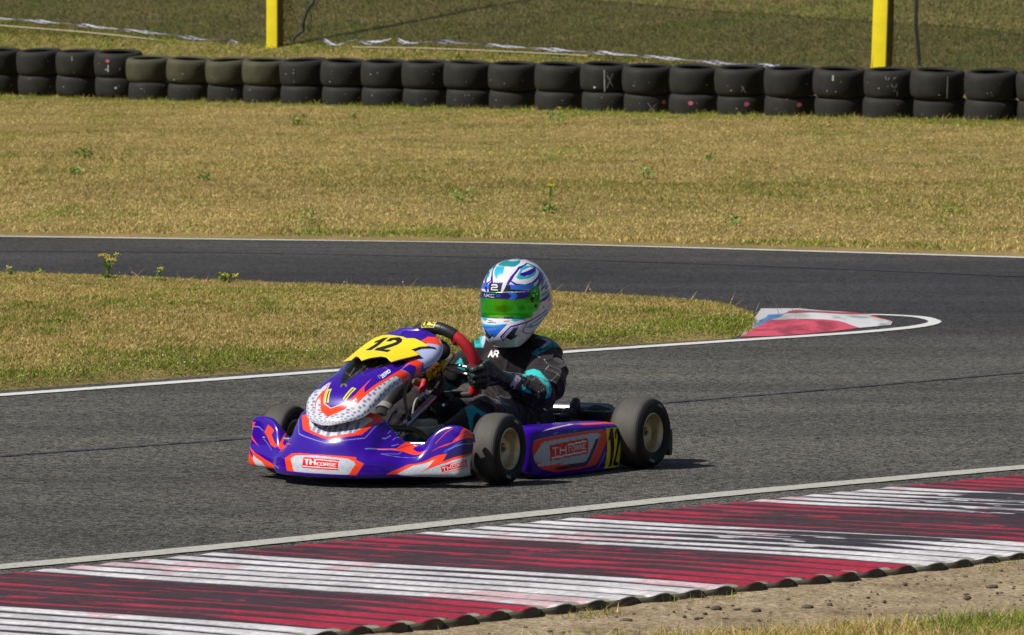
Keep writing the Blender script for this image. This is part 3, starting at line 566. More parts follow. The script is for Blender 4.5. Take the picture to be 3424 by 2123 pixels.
# asphalt -----------------------------------------------------------------------------------------
def edge_near(x):  # white line by the kerb, y as a function of x
    return 23.10+1.165*x+.0*x*x
def asphalt_mat():
    m, N, K, b = newmat('asphalt'); b.inputs['Specular IOR Level'].default_value = .30
    tc = N.new('ShaderNodeTexCoord'); sp = N.new('ShaderNodeSeparateXYZ'); K.new(tc.outputs['Object'], sp.inputs[0])
    def noise(s, d=4, r=.6, vec=None):
        n = N.new('ShaderNodeTexNoise'); n.inputs['Scale'].default_value = s; n.inputs['Detail'].default_value = d; n.inputs['Roughness'].default_value = r; K.new(vec or tc.outputs['Object'], n.inputs['Vector']); return n
    def mrange(o, a, b_, c, d):
        r = N.new('ShaderNodeMapRange'); r.interpolation_type = 'SMOOTHSTEP'; K.new(o, r.inputs['Value'])
        for k, v in zip(('From Min', 'From Max', 'To Min', 'To Max'), (a, b_, c, d)): r.inputs[k].default_value = v
        return r.outputs['Result']
    def math_(op, a, b_):
        n = N.new('ShaderNodeMath'); n.operation = op
        for i, v in enumerate((a, b_)):
            if isinstance(v, (int, float)): n.inputs[i].default_value = v
            else: K.new(v, n.inputs[i])
        return n.outputs[0]
    big = noise(.35, 3).outputs['Fac']; y = math_('ADD', sp.outputs['Y'], math_('MULTIPLY', math_('SUBTRACT', big, .5), 3.0))
    rub = math_('MULTIPLY', mrange(y, 31.5, 36.5, 0, 1), mrange(y, 40.5, 44.5, 1, .62))
    ramp = N.new('ShaderNodeMix'); ramp.data_type = 'RGBA'; ramp.inputs['A'].default_value = (.071, .067, .060, 1); ramp.inputs['B'].default_value = (.031, .029, .030, 1); K.new(rub, ramp.inputs['Factor'])
    v = N.new('ShaderNodeTexVoronoi'); v.inputs['Scale'].default_value = 85; K.new(tc.outputs['Object'], v.inputs['Vector'])
    sepc = N.new('ShaderNodeSeparateColor'); K.new(v.outputs['Color'], sepc.inputs[0])
    stones = mrange(sepc.outputs[0], .0, 1., .18, 2.05)
    fine = mrange(noise(150, 3).outputs['Fac'], .3, .7, .72, 1.30)
    mid = mrange(noise(14, 5, .75).outputs['Fac'], .3, .7, .84, 1.16)
    mpp = N.new('ShaderNodeMapping'); mpp.inputs['Rotation'].default_value = (0, 0, math.radians(-49)); mpp.inputs['Scale'].default_value = (.10, 1.3, 1); K.new(tc.outputs['Object'], mpp.inputs['Vector'])
    patch = math_('MULTIPLY', mrange(big, .3, .7, .84, 1.14), mrange(noise(1., 6, .65, mpp.outputs[0]).outputs['Fac'], .35, .65, .80, 1.15))
    mult = math_('MULTIPLY', math_('MULTIPLY', stones, fine), math_('MULTIPLY', mid, patch))
    vm = N.new('ShaderNodeVectorMath'); vm.operation = 'SCALE'; K.new(ramp.outputs['Result'], vm.inputs[0]); K.new(mult, vm.inputs['Scale'])
    K.new(vm.outputs['Vector'], b.inputs['Base Color'])
    K.new(mrange(rub, 0, 1, .88, .74), b.inputs['Roughness'])
    bp = N.new('ShaderNodeBump'); bp.inputs['Strength'].default_value = .55; bp.inputs['Distance'].default_value = .010; K.new(v.outputs['Distance'], bp.inputs['Height']); K.new(bp.outputs['Normal'], b.inputs['Normal'])
    return m
M_ASPH = asphalt_mat()
tx = np.linspace(-34, 34, 273); tv = np.linspace(0, 1, 90)
AX, AT = np.meshgrid(tx, tv, indexing='ij')
yn = 22.2+1.165*AX; yn = np.minimum(yn, yE(AX)-4)
AY = yn+(yE(AX)+.02-yn)*AT
track = mesh_np('road', np.stack([AX, AY, np.zeros_like(AX)], -1).reshape(-1, 3), grid_faces(273, 90)[:, ::-1], M_ASPH); tag(track, kind='structure')

# white lines -------------------------------------------------------------------------------------
def line_mat(name, col, holes=.0):
    m, N, K, b = newmat(name); b.inputs['Roughness'].default_value = .6
    tc = N.new('ShaderNodeTexCoord'); nz = N.new('ShaderNodeTexNoise'); nz.inputs['Scale'].default_value = 42; nz.inputs['Detail'].default_value = 7; nz.inputs['Roughness'].default_value = .75; K.new(tc.outputs['Object'], nz.inputs['Vector'])
    cr = N.new('ShaderNodeValToRGB'); e = cr.color_ramp.elements
    e[0].position = .30+holes; e[0].color = (col[0]*.28, col[1]*.27, col[2]*.25, 1); e[1].position = .44+holes; e[1].color = (*col, 1)
    K.new(nz.outputs['Fac'], cr.inputs['Fac']); K.new(cr.outputs['Color'], b.inputs['Base Color'])
    return m
M_LINE = line_mat('line_paint', (.64, .64, .62)); M_LINE2 = line_mat('worn_line_paint', (.44, .43, .38), .03); M_SEAM = line_mat('tar_seam', (.034, .030, .052), .02)
def ribbon(name, pts, w, m, z=.004, n=12, rag=.004):
    P = np.array(pts, float)[:, :2]; P = crm(len(P), (len(P)-1)*n+1) @ P
    l = np.concatenate([[0], np.cumsum(np.linalg.norm(np.diff(P, axis=0), axis=1))]); k = max(int(l[-1]/.03), 20)
    k = min(k, 3000); s = np.linspace(0, l[-1], k); P = np.stack([np.interp(s, l, P[:, 0]), np.interp(s, l, P[:, 1])], -1)
    T = np.gradient(P, axis=0); T /= np.linalg.norm(T, axis=1, keepdims=True); Nn = np.stack([-T[:, 1], T[:, 0]], -1)
    W = (np.full(k, w) if np.isscalar(w) else np.interp(s, l[::n], w))/2
    j = lambda: (fbm(np.stack([s*25, 0*s, 0*s+RNG.random()*99], -1), 3)-.5)*rag*3
    A = P+Nn*(W+j())[:, None]; B = P-Nn*(W+j())[:, None]
    zz = z(P[:, 0], P[:, 1]) if callable(z) else np.full(k, z)
    V = np.stack([np.c_[A, zz], np.c_[B, zz]], 1)
    o = mesh_np(name, V.reshape(-1, 3), grid_faces(k, 2), m); return tag(o, kind='structure')
kn = [gz(x, y) for x, y in [(-420, 1388), (0, 1352), (440, 1312), (820, 1274), (1220, 1231), (1720, 1179), (2110, 1143), (2439, 1114), (2900, 1078), (3500, 1035)]]
ribbon('track_line', kn, .135, M_LINE2)
ribbon('track_line', [(x, float(yE(np.array(x)))-.12) for x in np.linspace(-16, 16, 17)], .24, M_LINE, rag=.008)
infl = [(-700, 992), (-300, 962), (0, 942), (400, 913), (820, 882), (1100, 860), (1340, 840), (1500, 829), (1800, 809), (2000, 796), (2130, 785), (2200, 776), (2226, 768), (2215, 761), (2180, 755), (2110, 751), (2050, 750)]
ribbon('track_line', [gz(*p) for p in infl], [.12]*10+[.11, .085, .07, .07, .085, .10, .10], M_LINE)
ribbon('tarmac_seam', [gz(*p) for p in [(-500, 1131), (0, 1088), (300, 1066), (590, 1045), (1100, 1006), (1580, 961), (2000, 926), (2439, 888), (2900, 850)]], .032, M_SEAM, rag=.012)
ribbon('tarmac_seam', [gz(*p) for p in [(-500, 595), (0, 598), (600, 603), (1219, 615), (1700, 630), (2439, 660), (2900, 690)]], .05, M_SEAM)

# infield: mound of dry turf ----------------------------------------------------------------------
inf_out = [gz(*p)[:2] for p in [(-2600, 640), (-700, 650), (0, 662), (300, 672), (700, 688), (1100, 703), (1400, 712), (1600, 724), (1740, 734), (1808, 744), (1822, 764), (1806, 790), (1760, 806), (1500, 822), (1340, 832), (1100, 851), (820, 873), (400, 903), (0, 932), (-700, 982), (-2600, 1120)]]
def pin(x, y, poly): return inpoly(np.asarray(x), np.asarray(y), poly)
def pdist(x, y, poly): return segd(np.asarray(x), np.asarray(y), list(poly)+[poly[0]])
ix = np.linspace(-18, 4.2, 330); iy = np.linspace(24, 43, 250)
IX, IY = np.meshgrid(ix, iy, indexing='ij'); IN = pin(IX, IY, inf_out); ID = pdist(IX, IY, inf_out)*np.where(IN, 1, -1)
def hinf(x, y, d): return -.01+.055*sstep(-.02, .22, d)+.05*sstep(.2, 2.5, d)+.03*(fbm(np.stack([x*1.2, y*1.2, 0*x+5], -1), 3)-.5)*sstep(.1, .6, d)
IZ = hinf(IX, IY, ID)
Fq = grid_faces(330, 250)[:, ::-1]; keep = (ID.ravel()[Fq] > -.06).any(1)
V_, F_, _ = compact(np.stack([IX, IY, IZ], -1).reshape(-1, 3), Fq[keep])
tag(mesh_np('infield_ground', V_, F_, M_TURF), kind='structure')

# painted apex kerb -------------------------------------------------------------------------------
Z6 = lambda x, y: (.7123*(2300+x/2.17), .7123*(950+y/2.17))
def gz6(x, y): return gz(*Z6(x, y))[:2]
ak = [gz6(*p) for p in [(380, 385), (460, 280), (530, 178), (800, 178), (960, 192), (1210, 208), (1310, 222), (1490, 274), (1475, 300), (1250, 320), (1000, 352), (700, 378)]]
bx = np.array(ak); kx = np.linspace(bx[:, 0].min(), bx[:, 0].max(), 320); ky = np.linspace(bx[:, 1].min(), bx[:, 1].max(), 260)
KX, KY = np.meshgrid(kx, ky, indexing='ij'); Fq = grid_faces(320, 260)[:, ::-1]
kin = pin(KX, KY, ak); kd = pdist(KX, KY, ak)*np.where(kin, 1, -1)
KZ = .003+.016*sstep(0, .35, kd)+.004*(fbm(np.stack([KX*4, KY*4, 0*KX], -1), 3)-.5)
colk = np.tile(np.array([.46, .45, .48]), (KX.size, 1))
wx = (KX+.05*(fbm(np.stack([KX*3, KY*3, 0*KX+3], -1), 3)-.5)).ravel(); wy = (KY+.3*(fbm(np.stack([KX*3, KY*3, 0*KX+9], -1), 3)-.5)).ravel()
for cc, pp in [((.56, .065, .11), [(380, 390), (500, 300), (620, 265), (1100, 290), (1250, 320), (1000, 360), (700, 385)]), ((.56, .57, .58), [(620, 266), (740, 225), (1260, 226), (1500, 272), (1490, 302), (1250, 322), (1100, 290)]),
               ((.08, .20, .42), [(440, 310), (600, 230), (720, 226), (620, 264), (500, 302)]), ((.30, .05, .06), [(690, 228), (740, 203), (900, 198), (1220, 206), (1320, 222), (1260, 226), (740, 226)]), ((.55, .12, .05), [(1300, 224), (1340, 222), (1500, 274), (1480, 276)])]:
    colk[inpoly(wx, wy, [gz6(*p) for p in pp])] = cc
dirt = fbm(np.stack([KX.ravel()*9, KY.ravel()*2.5, 0*wx], -1), 4); colk *= (.55+.5*sstep(.28, .5, dirt))[:, None]
keep = (kd.ravel()[Fq] > 0).all(1); V_, F_, C_ = compact(np.stack([KX, KY, KZ], -1).reshape(-1, 3), Fq[keep], colk)
M_KERB = colmat('kerb_paint', .55, bump=.3, bscale=90, var=.18, vscale=12)
tag(mesh_np('apex_kerb', V_, F_, M_KERB, col=C_), kind='structure')

# ribbed kerb in front ----------------------------------------------------------------------------
K0 = gz(440, 1332)[:2]; e_ = np.array([.655, .755]); e_ /= np.linalg.norm(e_); r_ = np.array([.775, -.632]); r_ /= np.linalg.norm(r_)
PIT = .150; KW = 2.16; nK = 2300; mK = 210
ss = np.linspace(-34*PIT, 50*PIT, nK); tt = np.concatenate([np.linspace(0, KW, mK-12), KW+np.array([.006, .012, .018, .024, .028, .031, .033, .034, .035, .036, .0365, .037])])
S_, T_ = np.meshgrid(ss, tt, indexing='ij')
ph = S_/PIT; idx = np.floor(ph); fr = ph-idx
wob = (fbm(np.stack([idx*3.1, T_*.7, 0*T_], -1), 2)-.5)*.10
crest = np.clip(np.sin(np.clip((fr+wob)*1.0, 0, 1)*math.pi), 0, 1)**1.15
edge_t = KW-.040*(1-crest)**1.5+.02*(_h(idx, idx*0, idx*0)-.5)-.02       # scalloped outer end
amp = .012*(1-.25*sstep(KW-.30, KW-.02, T_))
base = .021*sstep(-.2, KW*1.05, T_)**1.1
Zk = base+amp*crest-amp*.2
Zk = Zk*sstep(-.01, .05, T_)+.009
rough = (fbm(np.stack([S_*9, T_*9, 0*T_+4], -1), 4)-.5)
Zk = Zk+.004*rough*(crest < .5)
over = T_ > KW
Tp = np.where(T_ > edge_t, edge_t+(T_-edge_t)*.25, T_)
drop = sstep(edge_t-.012, edge_t+.035, T_)
Zk = np.where(over, Zk*(1-sstep(KW, KW+.036, T_))-.03*sstep(KW, KW+.036, T_), Zk-drop*.014*(1-crest))
Vk = np.stack([K0[0]+e_[0]*S_+r_[0]*Tp, K0[1]+e_[1]*S_+r_[1]*Tp, Zk], -1)
blk = np.floor((idx+5)/6.0).astype(int)
white = (blk % 2) == 0   # blocks of six ribs; block -1 starts one block left of the rib origin
streak = fbm(np.stack([S_*26, T_*1.6, 0*T_+2], -1), 4)
big = fbm(np.stack([S_*.9, T_*1.2, 0*T_+7], -1), 3)
worn = sstep(.20, .8, T_)*(1-sstep(KW-.75, KW-.25, T_))
ribv = _h(idx, idx*0+3, idx*0)-.5
wr = np.where(white, .10+1.0*sstep(.4, 2.2, S_)*worn, .58+.85*worn)*(.45+1.1*big)+ribv*.22
lipw = sstep(KW-.55, KW-.12, T_)
wr = wr*(1-.75*lipw)+.60*sstep(2.2, 3.4, S_)*white*worn
thr = -.22*lipw+np.where(white, .53+.07*sstep(-.5, 2.5, S_), .62)+np.clip(wr, 0, 1)*.38+(streak-.5)*(.30+.75*wr)
fleck = fbm(np.stack([S_*60, T_*7, 0*T_+12], -1), 3)
on = (crest > thr) | ((crest > .62) & (fleck > .665) & (T_ > .15))
pw = np.array([.56, .54, .56]); pr_ = np.array([.34, .014, .040]); dk = np.array([.030, .025, .029])  # dk: bare asphalt in worn spots, plus shadow painted between the ribs
mixk = np.maximum(sstep(thr-.13, thr+.10, crest), on*.75)[..., None]; dkk = np.where(white[..., None], dk, np.array([.046, .021, .026])); ck = dkk*(1-mixk)+np.where(white[..., None], pw, pr_)*mixk
ck = ck*(.62+.70*fbm(np.stack([S_*14, T_*5, 0*T_+1], -1), 4))[..., None]*(.7+.6*vnoise(np.stack([S_*140, T_*95, 0*T_], -1)))[..., None]
pk = (fbm(np.stack([S_*3, T_*3, 0*T_+31], -1), 3) > .64) & white & on; ck[pk] *= np.array([1, .72, .75])
conc = (T_ > edge_t-.020-.03*(_h(idx, idx*0, idx*0+2))) & (crest < .34) & (T_ < KW+.004); ck[conc] = np.array([.20, .205, .15])*(.7+.6*rough[conc][:, None]+.3)
face = T_ > KW+.002; ck[face] = np.array([.075, .064, .042])*(.8+rough[face][:, None])  # outer end face coloured darker to carry its shade
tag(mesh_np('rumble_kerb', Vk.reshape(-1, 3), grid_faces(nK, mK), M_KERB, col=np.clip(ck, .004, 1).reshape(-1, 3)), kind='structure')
# dirt apron beyond it
dx = np.linspace(-8, 9, 341); dy = np.linspace(8, 26, 361); DX, DY = np.meshgrid(dx, dy, indexing='ij')
q = (DX-K0[0])*r_[0]+(DY-K0[1])*r_[1]
DZ = .004+.022*(fbm(np.stack([DX*2.2, DY*2.2, 0*DX+8], -1), 5)-.5)+.008*(fbm(np.stack([DX*14, DY*14, 0*DX+8], -1), 3)-.5)
al = (DX-K0[0])*e_[0]+(DY-K0[1])*e_[1]; DZ = DZ+.016*sstep(.42, .72, fbm(np.stack([al*2.6, q*3, 0*q+41], -1), 4))*np.exp(-((q-KW-.03)/.09)**2)
Fq = grid_faces(341, 361)[:, ::-1]; keep = (q.ravel()[Fq] > KW-.25).all(1)
V_, F_, _ = compact(np.stack([DX, DY, DZ], -1).reshape(-1, 3), Fq[keep]); tag(mesh_np('dirt_ground', V_, F_, M_DIRT), kind='structure')

# ----------------------------------------------------------------------- grass: many single blades
def grass_mat(name):
    m = colmat(name, .75, spec=.2, var=.15, vscale=3.); b = m.node_tree.nodes['Principled BSDF']
    N, K = m.node_tree.nodes, m.node_tree.links
    tr = N.new('ShaderNodeBsdfTranslucent'); ad = N.new('ShaderNodeMixShader'); ad.inputs['Fac'].default_value = .22
    vm = [n for n in N if n.type == 'VECT_MATH'][0]; K.new(vm.outputs['Vector'], tr.inputs['Color'])
    out = [n for n in N if n.type == 'OUTPUT_MATERIAL'][0]; K.new(b.outputs[0], ad.inputs[1]); K.new(tr.outputs[0], ad.inputs[2]); K.new(ad.outputs[0], out.inputs['Surface'])
    return m
M_GRASS = grass_mat('grass_blades')
DRY = np.array([[.60, .44, .165], [.49, .355, .115], [.68, .53, .23], [.29, .23, .070]]); GRN = np.array([[.17, .25, .022], [.28, .34, .040], [.085, .14, .018], [.34, .34, .07]])
def blades(name, X, Y, Z, h, w, green, tint=1.):
    n = len(X); a = RNG.random(n)*2*math.pi; lean = RNG.normal(0, 1.15, n)*h; lb = RNG.random(n)*2*math.pi
    hh = h*(.25+RNG.random(n)*.95)
    B = np.stack([X, Y, Z-.004], -1); D = np.stack([np.cos(a), np.sin(a), 0*a], -1)*(w*(.6+.8*RNG.random(n)))[:, None]/2
    T = B+np.stack([np.cos(lb)*lean, np.sin(lb)*lean, hh], -1)
    V = np.stack([B-D, B+D, T], 1).reshape(-1, 3)
    c = tint*np.where((RNG.random(n) < green)[:, None], GRN[RNG.integers(0, 4, n)], DRY[RNG.integers(0, 4, n)])*(.75+.5*RNG.random(n))[:, None]
    o = mesh_np(name, V, np.arange(3*n).reshape(-1, 3), M_GRASS, col=np.repeat(c, 3, 0), smooth=False)
    return tag(o, kind='stuff')
def in_view(X, Y, m=1.38):  # keep what the photo (with a margin) looks at
    return np.abs(X) < Y*.0775*m+.5
# verge between the far line and the tyres, and up to the hill
n = 1650000; X = RNG.uniform(-11., 10., n); Y = RNG.uniform(43, 97, n)
k = in_view(X, Y) & (Y > yE(X)+.08) & (Y < yT(X)+9); X, Y = X[k], Y[k]
e = yE(X); t = yT(X); u = (Y-e)/(t-e)
patch = fbm(np.stack([X*.9, Y*.22, 0*X], -1), 4); fine = fbm(np.stack([X*3.5, Y*1.0, 0*X+4], -1), 3)
gr = sstep(.42, .72, patch)*.34+sstep(.58, .72, fine)*.34+.06+.05*np.exp(-((u-.33)/.16)**2); band = .74+.50*fbm(np.stack([X*.16, Y*.55, 0*X+21], -1), 4)-.05*np.exp(-((u-.33)/.15)**2)+.05*np.exp(-((u-.08)/.06)**2)
gr = gr+.65*np.exp(-((Y-e-.45)/.38)**2)*sstep(.35, .55, fbm(np.stack([X*1.5, 0*X, 0*X], -1), 3))+.75*np.exp(-((Y-t+.75)/.45)**2)+.40*np.exp(-((Y-t+2.2)/1.5)**2)+.35*(Y > t)+.4*sstep(2.5, 4.5, Y-t)
gr = np.clip(gr, .05, .95)
h = .014+.014*fine+.006*np.exp(-((u-.33)/.16)**2)+.05*np.exp(-((Y-t+.42)/.16)**2)*(RNG.random(len(X)) < .5)+.02*np.exp(-((Y-e-.4)/.3)**2)
o = blades('verge_grass', X, Y, hterr(X, Y), h, .0095+.0*X, gr, band[:, None])
# hill behind the net
n = 760000; X = RNG.uniform(-12., 12., n); Y = RNG.uniform(74, 112, n)
k = in_view(X, Y) & (Y-yT(X) > 3.4+3.2*RNG.random(n)+np.clip(-X, -3, 3)*.30) & (Y < yT(X)+27); X, Y = X[k], Y[k]
patch = fbm(np.stack([X*.9, Y*.5, 0*X+2], -1), 4)
blades('hill_grass', X, Y, hterr(X, Y), .045+0*X, .018+0*X, np.clip(.70+.6*sstep(.45, .7, patch), 0, .97), (.5+.7*patch)[:, None])
# infield
n = 1250000; X = RNG.uniform(-5.6, 3.9, n); Y = RNG.uniform(28, 42, n)
k = in_view(X, Y) & pin(X, Y, inf_out); X, Y = X[k], Y[k]
D_ = pdist(X, Y, inf_out); patch = fbm(np.stack([X*1.6, Y*.7, 0*X+3], -1), 4); fine = fbm(np.stack([X*6, Y*3, 0*X+4], -1), 3)
k = RNG.random(len(X)) < sstep(0, .07, D_-.02+.05*(patch-.5)); X, Y, D_, patch, fine = X[k], Y[k], D_[k], patch[k], fine[k]
nearside = Y < (30.2+1.27*(X+2.2)+1.1)
gr = .10+sstep(.46, .68, patch)*.40+.36*sstep(.58,.66,fine)+.95*np.exp(-(D_/.50)**2)*np.where(nearside, 1, .10)*sstep(.25, .45, patch+.12)+.75*sstep(1.2, 2.9, X)
h = .011+.014*fine+.020*sstep(.9, 2.8, X)
blades('infield_grass', X, Y, hinf(X, Y, D_), h, .0075+0*X, np.clip(gr, .04, .93), (.72+.52*fbm(np.stack([X*.7, Y*.6, 0*X+13], -1), 4))[:, None])
nf = 260; XF = RNG.uniform(-3.6, 3.4, 4000); YF = RNG.uniform(28.5, 40, 4000); kf = pin(XF, YF, inf_out) & (RNG.random(4000) < np.where(YF < 30.6+1.27*(XF+2.2)+.5, .22, .03)); XF, YF = XF[kf], YF[kf]
mbf = MB()
for x, y in zip(XF, YF):
    s = random.uniform(.003, .006); mbf.ellipsoid((x, y, float(hinf(np.array(x), np.array(y), np.array(.4)))+.022), (s, s, s*.7), n=6)
tag(mbf.build('clover_flowers', mat('clover_white', (.62, .56, .55), .8, var=.4, vscale=3)), kind='stuff')
# bare stalks standing up along the crest of the infield
n = 230; X = RNG.uniform(-3.9, 1.6, n)**1; q = np.array([p for p in inf_out]); Y = np.interp(X, [p[0] for p in inf_out[:10]], [p[1] for p in inf_out[:10]])-RNG.random(n)*.8
blades('tall_grass', X, Y, np.full(n, .03), .05+.06*RNG.random(n), .005+0*X, .3+0*X)
# tuft bottom right
n = 130000; X = RNG.uniform(-.3, 3.4, n); Y = RNG.uniform(17.3, 20.8, n)
lim = 18.70+.50*(X-.05)+.25*(fbm(np.stack([X*2.5, 0*X, 0*X], -1), 3)-.5); k = (Y < lim) & ((lim-Y) > RNG.random(n)**3*.25); X, Y = X[k], Y[k]
blades('near_grass', X, Y, -.0+0*X, .030+.03*RNG.random(len(X)), .0045+0*X, np.clip(.15+.9*sstep(.45, .62, fbm(np.stack([X*3, Y*3, 0*X], -1), 3)), 0, .9))
n = 5000; a_ = RNG.uniform(-4, 7, n); q_ = KW+.02+np.abs(RNG.normal(0, .05, n)); k = fbm(np.stack([a_*1.7, 0*a_, 0*a_+6], -1), 3) > .60; a_, q_ = a_[k], q_[k]
X = K0[0]+e_[0]*a_+r_[0]*q_; Y = K0[1]+e_[1]*a_+r_[1]*q_
blades('kerb_grass', X, Y, .0+0*X, .022+.02*RNG.random(len(X)), .004+0*X, .55+0*X)
# pebbles and crumbs of rubber in the dirt
n = 2600; X = RNG.uniform(-1.5, 3.6, n); Y = RNG.uniform(18, 23, n); q = (X-K0[0])*r_[0]+(Y-K0[1])*r_[1]; k = q > KW+.06; X, Y = X[k], Y[k]
mb = MB()
for x, y in zip(X, Y):
    s = .0028+.010*random.random()**5; mb.ellipsoid((x, y, .006), (s*random.uniform(.8, 1.8), s*random.uniform(.8, 1.6), s*random.uniform(.4, .9)), n=6)
tag(mb.build('pebbles', mat('pebble', (.085, .07, .055), .85, var=.9, vscale=9)), kind='stuff')

# ----------------------------------------------------------------------- weeds
M_LEAF = mat('weed_leaf', (.15, .28, .035), .6, var=.5, vscale=40); M_STEM = mat('weed_stem', (.17, .24, .05), .6, var=.3); M_FLO = mat('yellow_flower', (.62, .50, .02), .6, var=.2)
def leafbunch(mb, c, r, n, s, up=.5):
    for _ in range(n):
        a = random.random()*2*math.pi; d = r*random.random()**.5; p = np.array(c)+np.array([math.cos(a)*d, math.sin(a)*d, random.random()*up*r])
        b = random.random()*2*math.pi; e = random.uniform(-.2, .9); D = np.array([math.cos(b)*math.cos(e), math.sin(b)*math.cos(e), math.sin(e)])*s*random.uniform(.6, 1.4); W = np.cross(D, (0, 0, 1.)); W = W/(np.linalg.norm(W)+1e-9)*s*.25
        q = p+D*.5+W; w = p+D*.5-W; t = p+D; q[2] += s*.08; w[2] += s*.08
        mb.add([p, q, t, w], [(0, 1, 2, 3)])
def weed(px, py, D, top, leaves, label, flowers=4, spread=.08, base_r=.06):
    base_r *= .75; leaves = int(leaves*1.2); bigl = .008+.010*(D > 50)
    b = gd(px, py, D); loc = (b[0], b[1], (float(hterr(b[0], b[1])) if D > 42 else .03))
    W = empty('weed_plant', loc); tag(W, label, 'weed', 'weeds growing in the dry grass')
    m1 = MB(); leafbunch(m1, (0, 0, .005), base_r, leaves, .028+bigl, .9)
    if top > 0:
        m2 = MB(); m3 = MB()
        for i in range(max(flowers, 1)):
            e = np.array([random.uniform(-1, 1)*spread, random.uniform(-1, 1)*spread, top*random.uniform(.72, 1)])
            m2.tube([(0, 0, 0), (e[0]*.25, e[1]*.3, e[2]*.5), e], [.0045, .003], n=5, sub=3)
            leafbunch(m1, e*np.array([.4, .4, .6]), .02, 5, .04)
            m3 = MB()
            for _ in range(9): m3.ellipsoid(e+np.array([random.uniform(-.02, .02), random.uniform(-.02, .02), random.uniform(-.008, .01)]), (.005, .005, .004), n=5)
            if flowers: m3.ellipsoid(e, (.010, .010, .004), n=6); m3.build('flower_head', M_FLO, W)
        m2.build('stem', M_STEM, W)
    m1.build('leaves', M_LEAF, W, smooth=False)
random.seed(5)
weed(257, 680, 39.4, .19, 34, 'tall weed with yellow flower heads rising above the crest of the infield grass', 5, .06)
weed(535, 682, 39.2, .07, 26, 'low wide weed with three yellow flower heads on the infield crest', 3, .09, .05)
weed(380, 683, 39.3, .10, 16, 'thin single-stemmed weed on the infield crest between the tall and the wide weed', 1, .01, .03)
weed(28, 662, 40.0, .07, 18, 'small bright green weed at the left end of the infield crest', 1, .02, .035)
weed(92, 660, 40.1, .035, 6, 'tiny dandelion with one golden head low on the infield crest', 1, .01, .02)
weed(708, 340, 71.5, .10, 70, 'bushy green weed in the verge below the tyre wall, left of the middle', 2, .12, .15)
weed(842, 330, 73., .16, 26, 'spindly weed beside the bushy one on the upper verge', 0, .10, .06)
weed(1330, 333, 70.5, .22, 60, 'green weed clump with a tall stalk below the middle of the tyre wall', 1, .03, .17)
weed(200, 402, 62.5, .10, 60, 'leafy weed tuft on the left part of the verge', 1, .12, .12)
weed(180, 433, 58.5, .02, 34, 'smaller weed tuft just under the leafy one on the left verge', 0, .04, .07)
weed(1308, 515, 50.5, .26, 34, 'tall yellow weed standing mid verge above the driver', 4, .05, .06)
weed(1098, 500, 52., .02, 40, 'flat round leafy weed on the verge above the steering wheel', 0, .04, .12)
weed(1545, 445, 57.5, .02, 36, 'flat leafy weed on the verge right of the tall yellow weed', 0, .04, .13)
weed(2270, 505, 49.5, .02, 34, 'small dark weed low on the verge at the right', 0, .04, .10)
weed(1690, 405, 62., .10, 26, 'upright thin green weed on the right half of the verge', 0, .06, .06)
weed(1745, 535, 47.8, .02, 30, 'flat weed close to the far white line right of the middle', 0, .04, .10)
weed(486, 465, 56.5, .03, 28, 'small weed between the left weed tufts and the infield flowers', 0, .04, .07)
weed(735, 555, 48.0, .03, 46, 'leafy green weed at the edge of the far white line', 0, .04, .14)

# ----------------------------------------------------------------------- tyre wall
def tyre_prof(w=.29, R=.30, ri=.205):
    h = w/2
    return [(-h*.88, ri), (-h*.95, ri+.010), (-h*1.0, ri+.03), (-h, R-.055), (-h*.97, R-.035), (-h*.85, R-.012), (-h*.6, R-.002), (-h*.3, R+.002), (0, R+.003), (h*.3, R+.002), (h*.6, R-.002), (h*.85, R-.012),
            (h*.97, R-.035), (h, R-.055), (h*1.0, ri+.03), (h*.95, ri+.010), (h*.88, ri), (h*.7, ri+.012), (h*.6, R-.05), (0, R-.022), (-h*.6, R-.05), (-h*.7, ri+.012), (-h*.88, ri)]
M_TYW = mat('old_rubber', (.027, .026, .024), .7, var=.35, vscale=7, bump=.25, bscale=60, spec=.15)
M_TYG = mat('algae_rubber', (.060, .058, .034), .75, var=.55, vscale=6, bump=.25, bscale=60, spec=.25)
M_CHK = mat('chalk', (.42, .42, .42), .9, var=.4, vscale=120); M_PNK = mat('pink_marker', (.52, .11, .16), .8, var=.2); M_SPT = mat('pale_spot', (.55, .55, .52), .9)
YUP = np.array([[1, 0, 0], [0, 0, -1], [0, 1, 0]])  # lathe axis y -> z
TW = [MB().lathe([(a, r) for a, r in tyre_prof(w)], 56, YUP) for w in (.295, .31, .27)]
LX = [-53, 40, 134, 227, 303, 397, 490, 577, 670, 766, 862, 958, 1060, 1161, 1275, 1384, 1482, 1593, 1704, 1819, 1937, 2055, 2171, 2295, 2421]
cent = []
for p in LX:
    s = p+57.
    for _ in range(6): D = float(tyre_D(s)); s = p+.30*FPX/D
    cent.append((s, D-.04*(p > 200)+.35*(p < 290)*0))
words = 'first second third fourth fifth sixth seventh eighth ninth tenth eleventh twelfth thirteenth fourteenth fifteenth sixteenth seventeenth eighteenth nineteenth twentieth twenty-first twenty-second twenty-third twenty-fourth twenty-fifth'.split()
meshes = {}
def get_tyre(wi, m, name='tyre'):
    key = (wi, m.name)
    if key not in meshes: o = TW[wi].build(name, m); meshes[key] = o.data; bpy.data.objects.remove(o)
    return meshes[key]
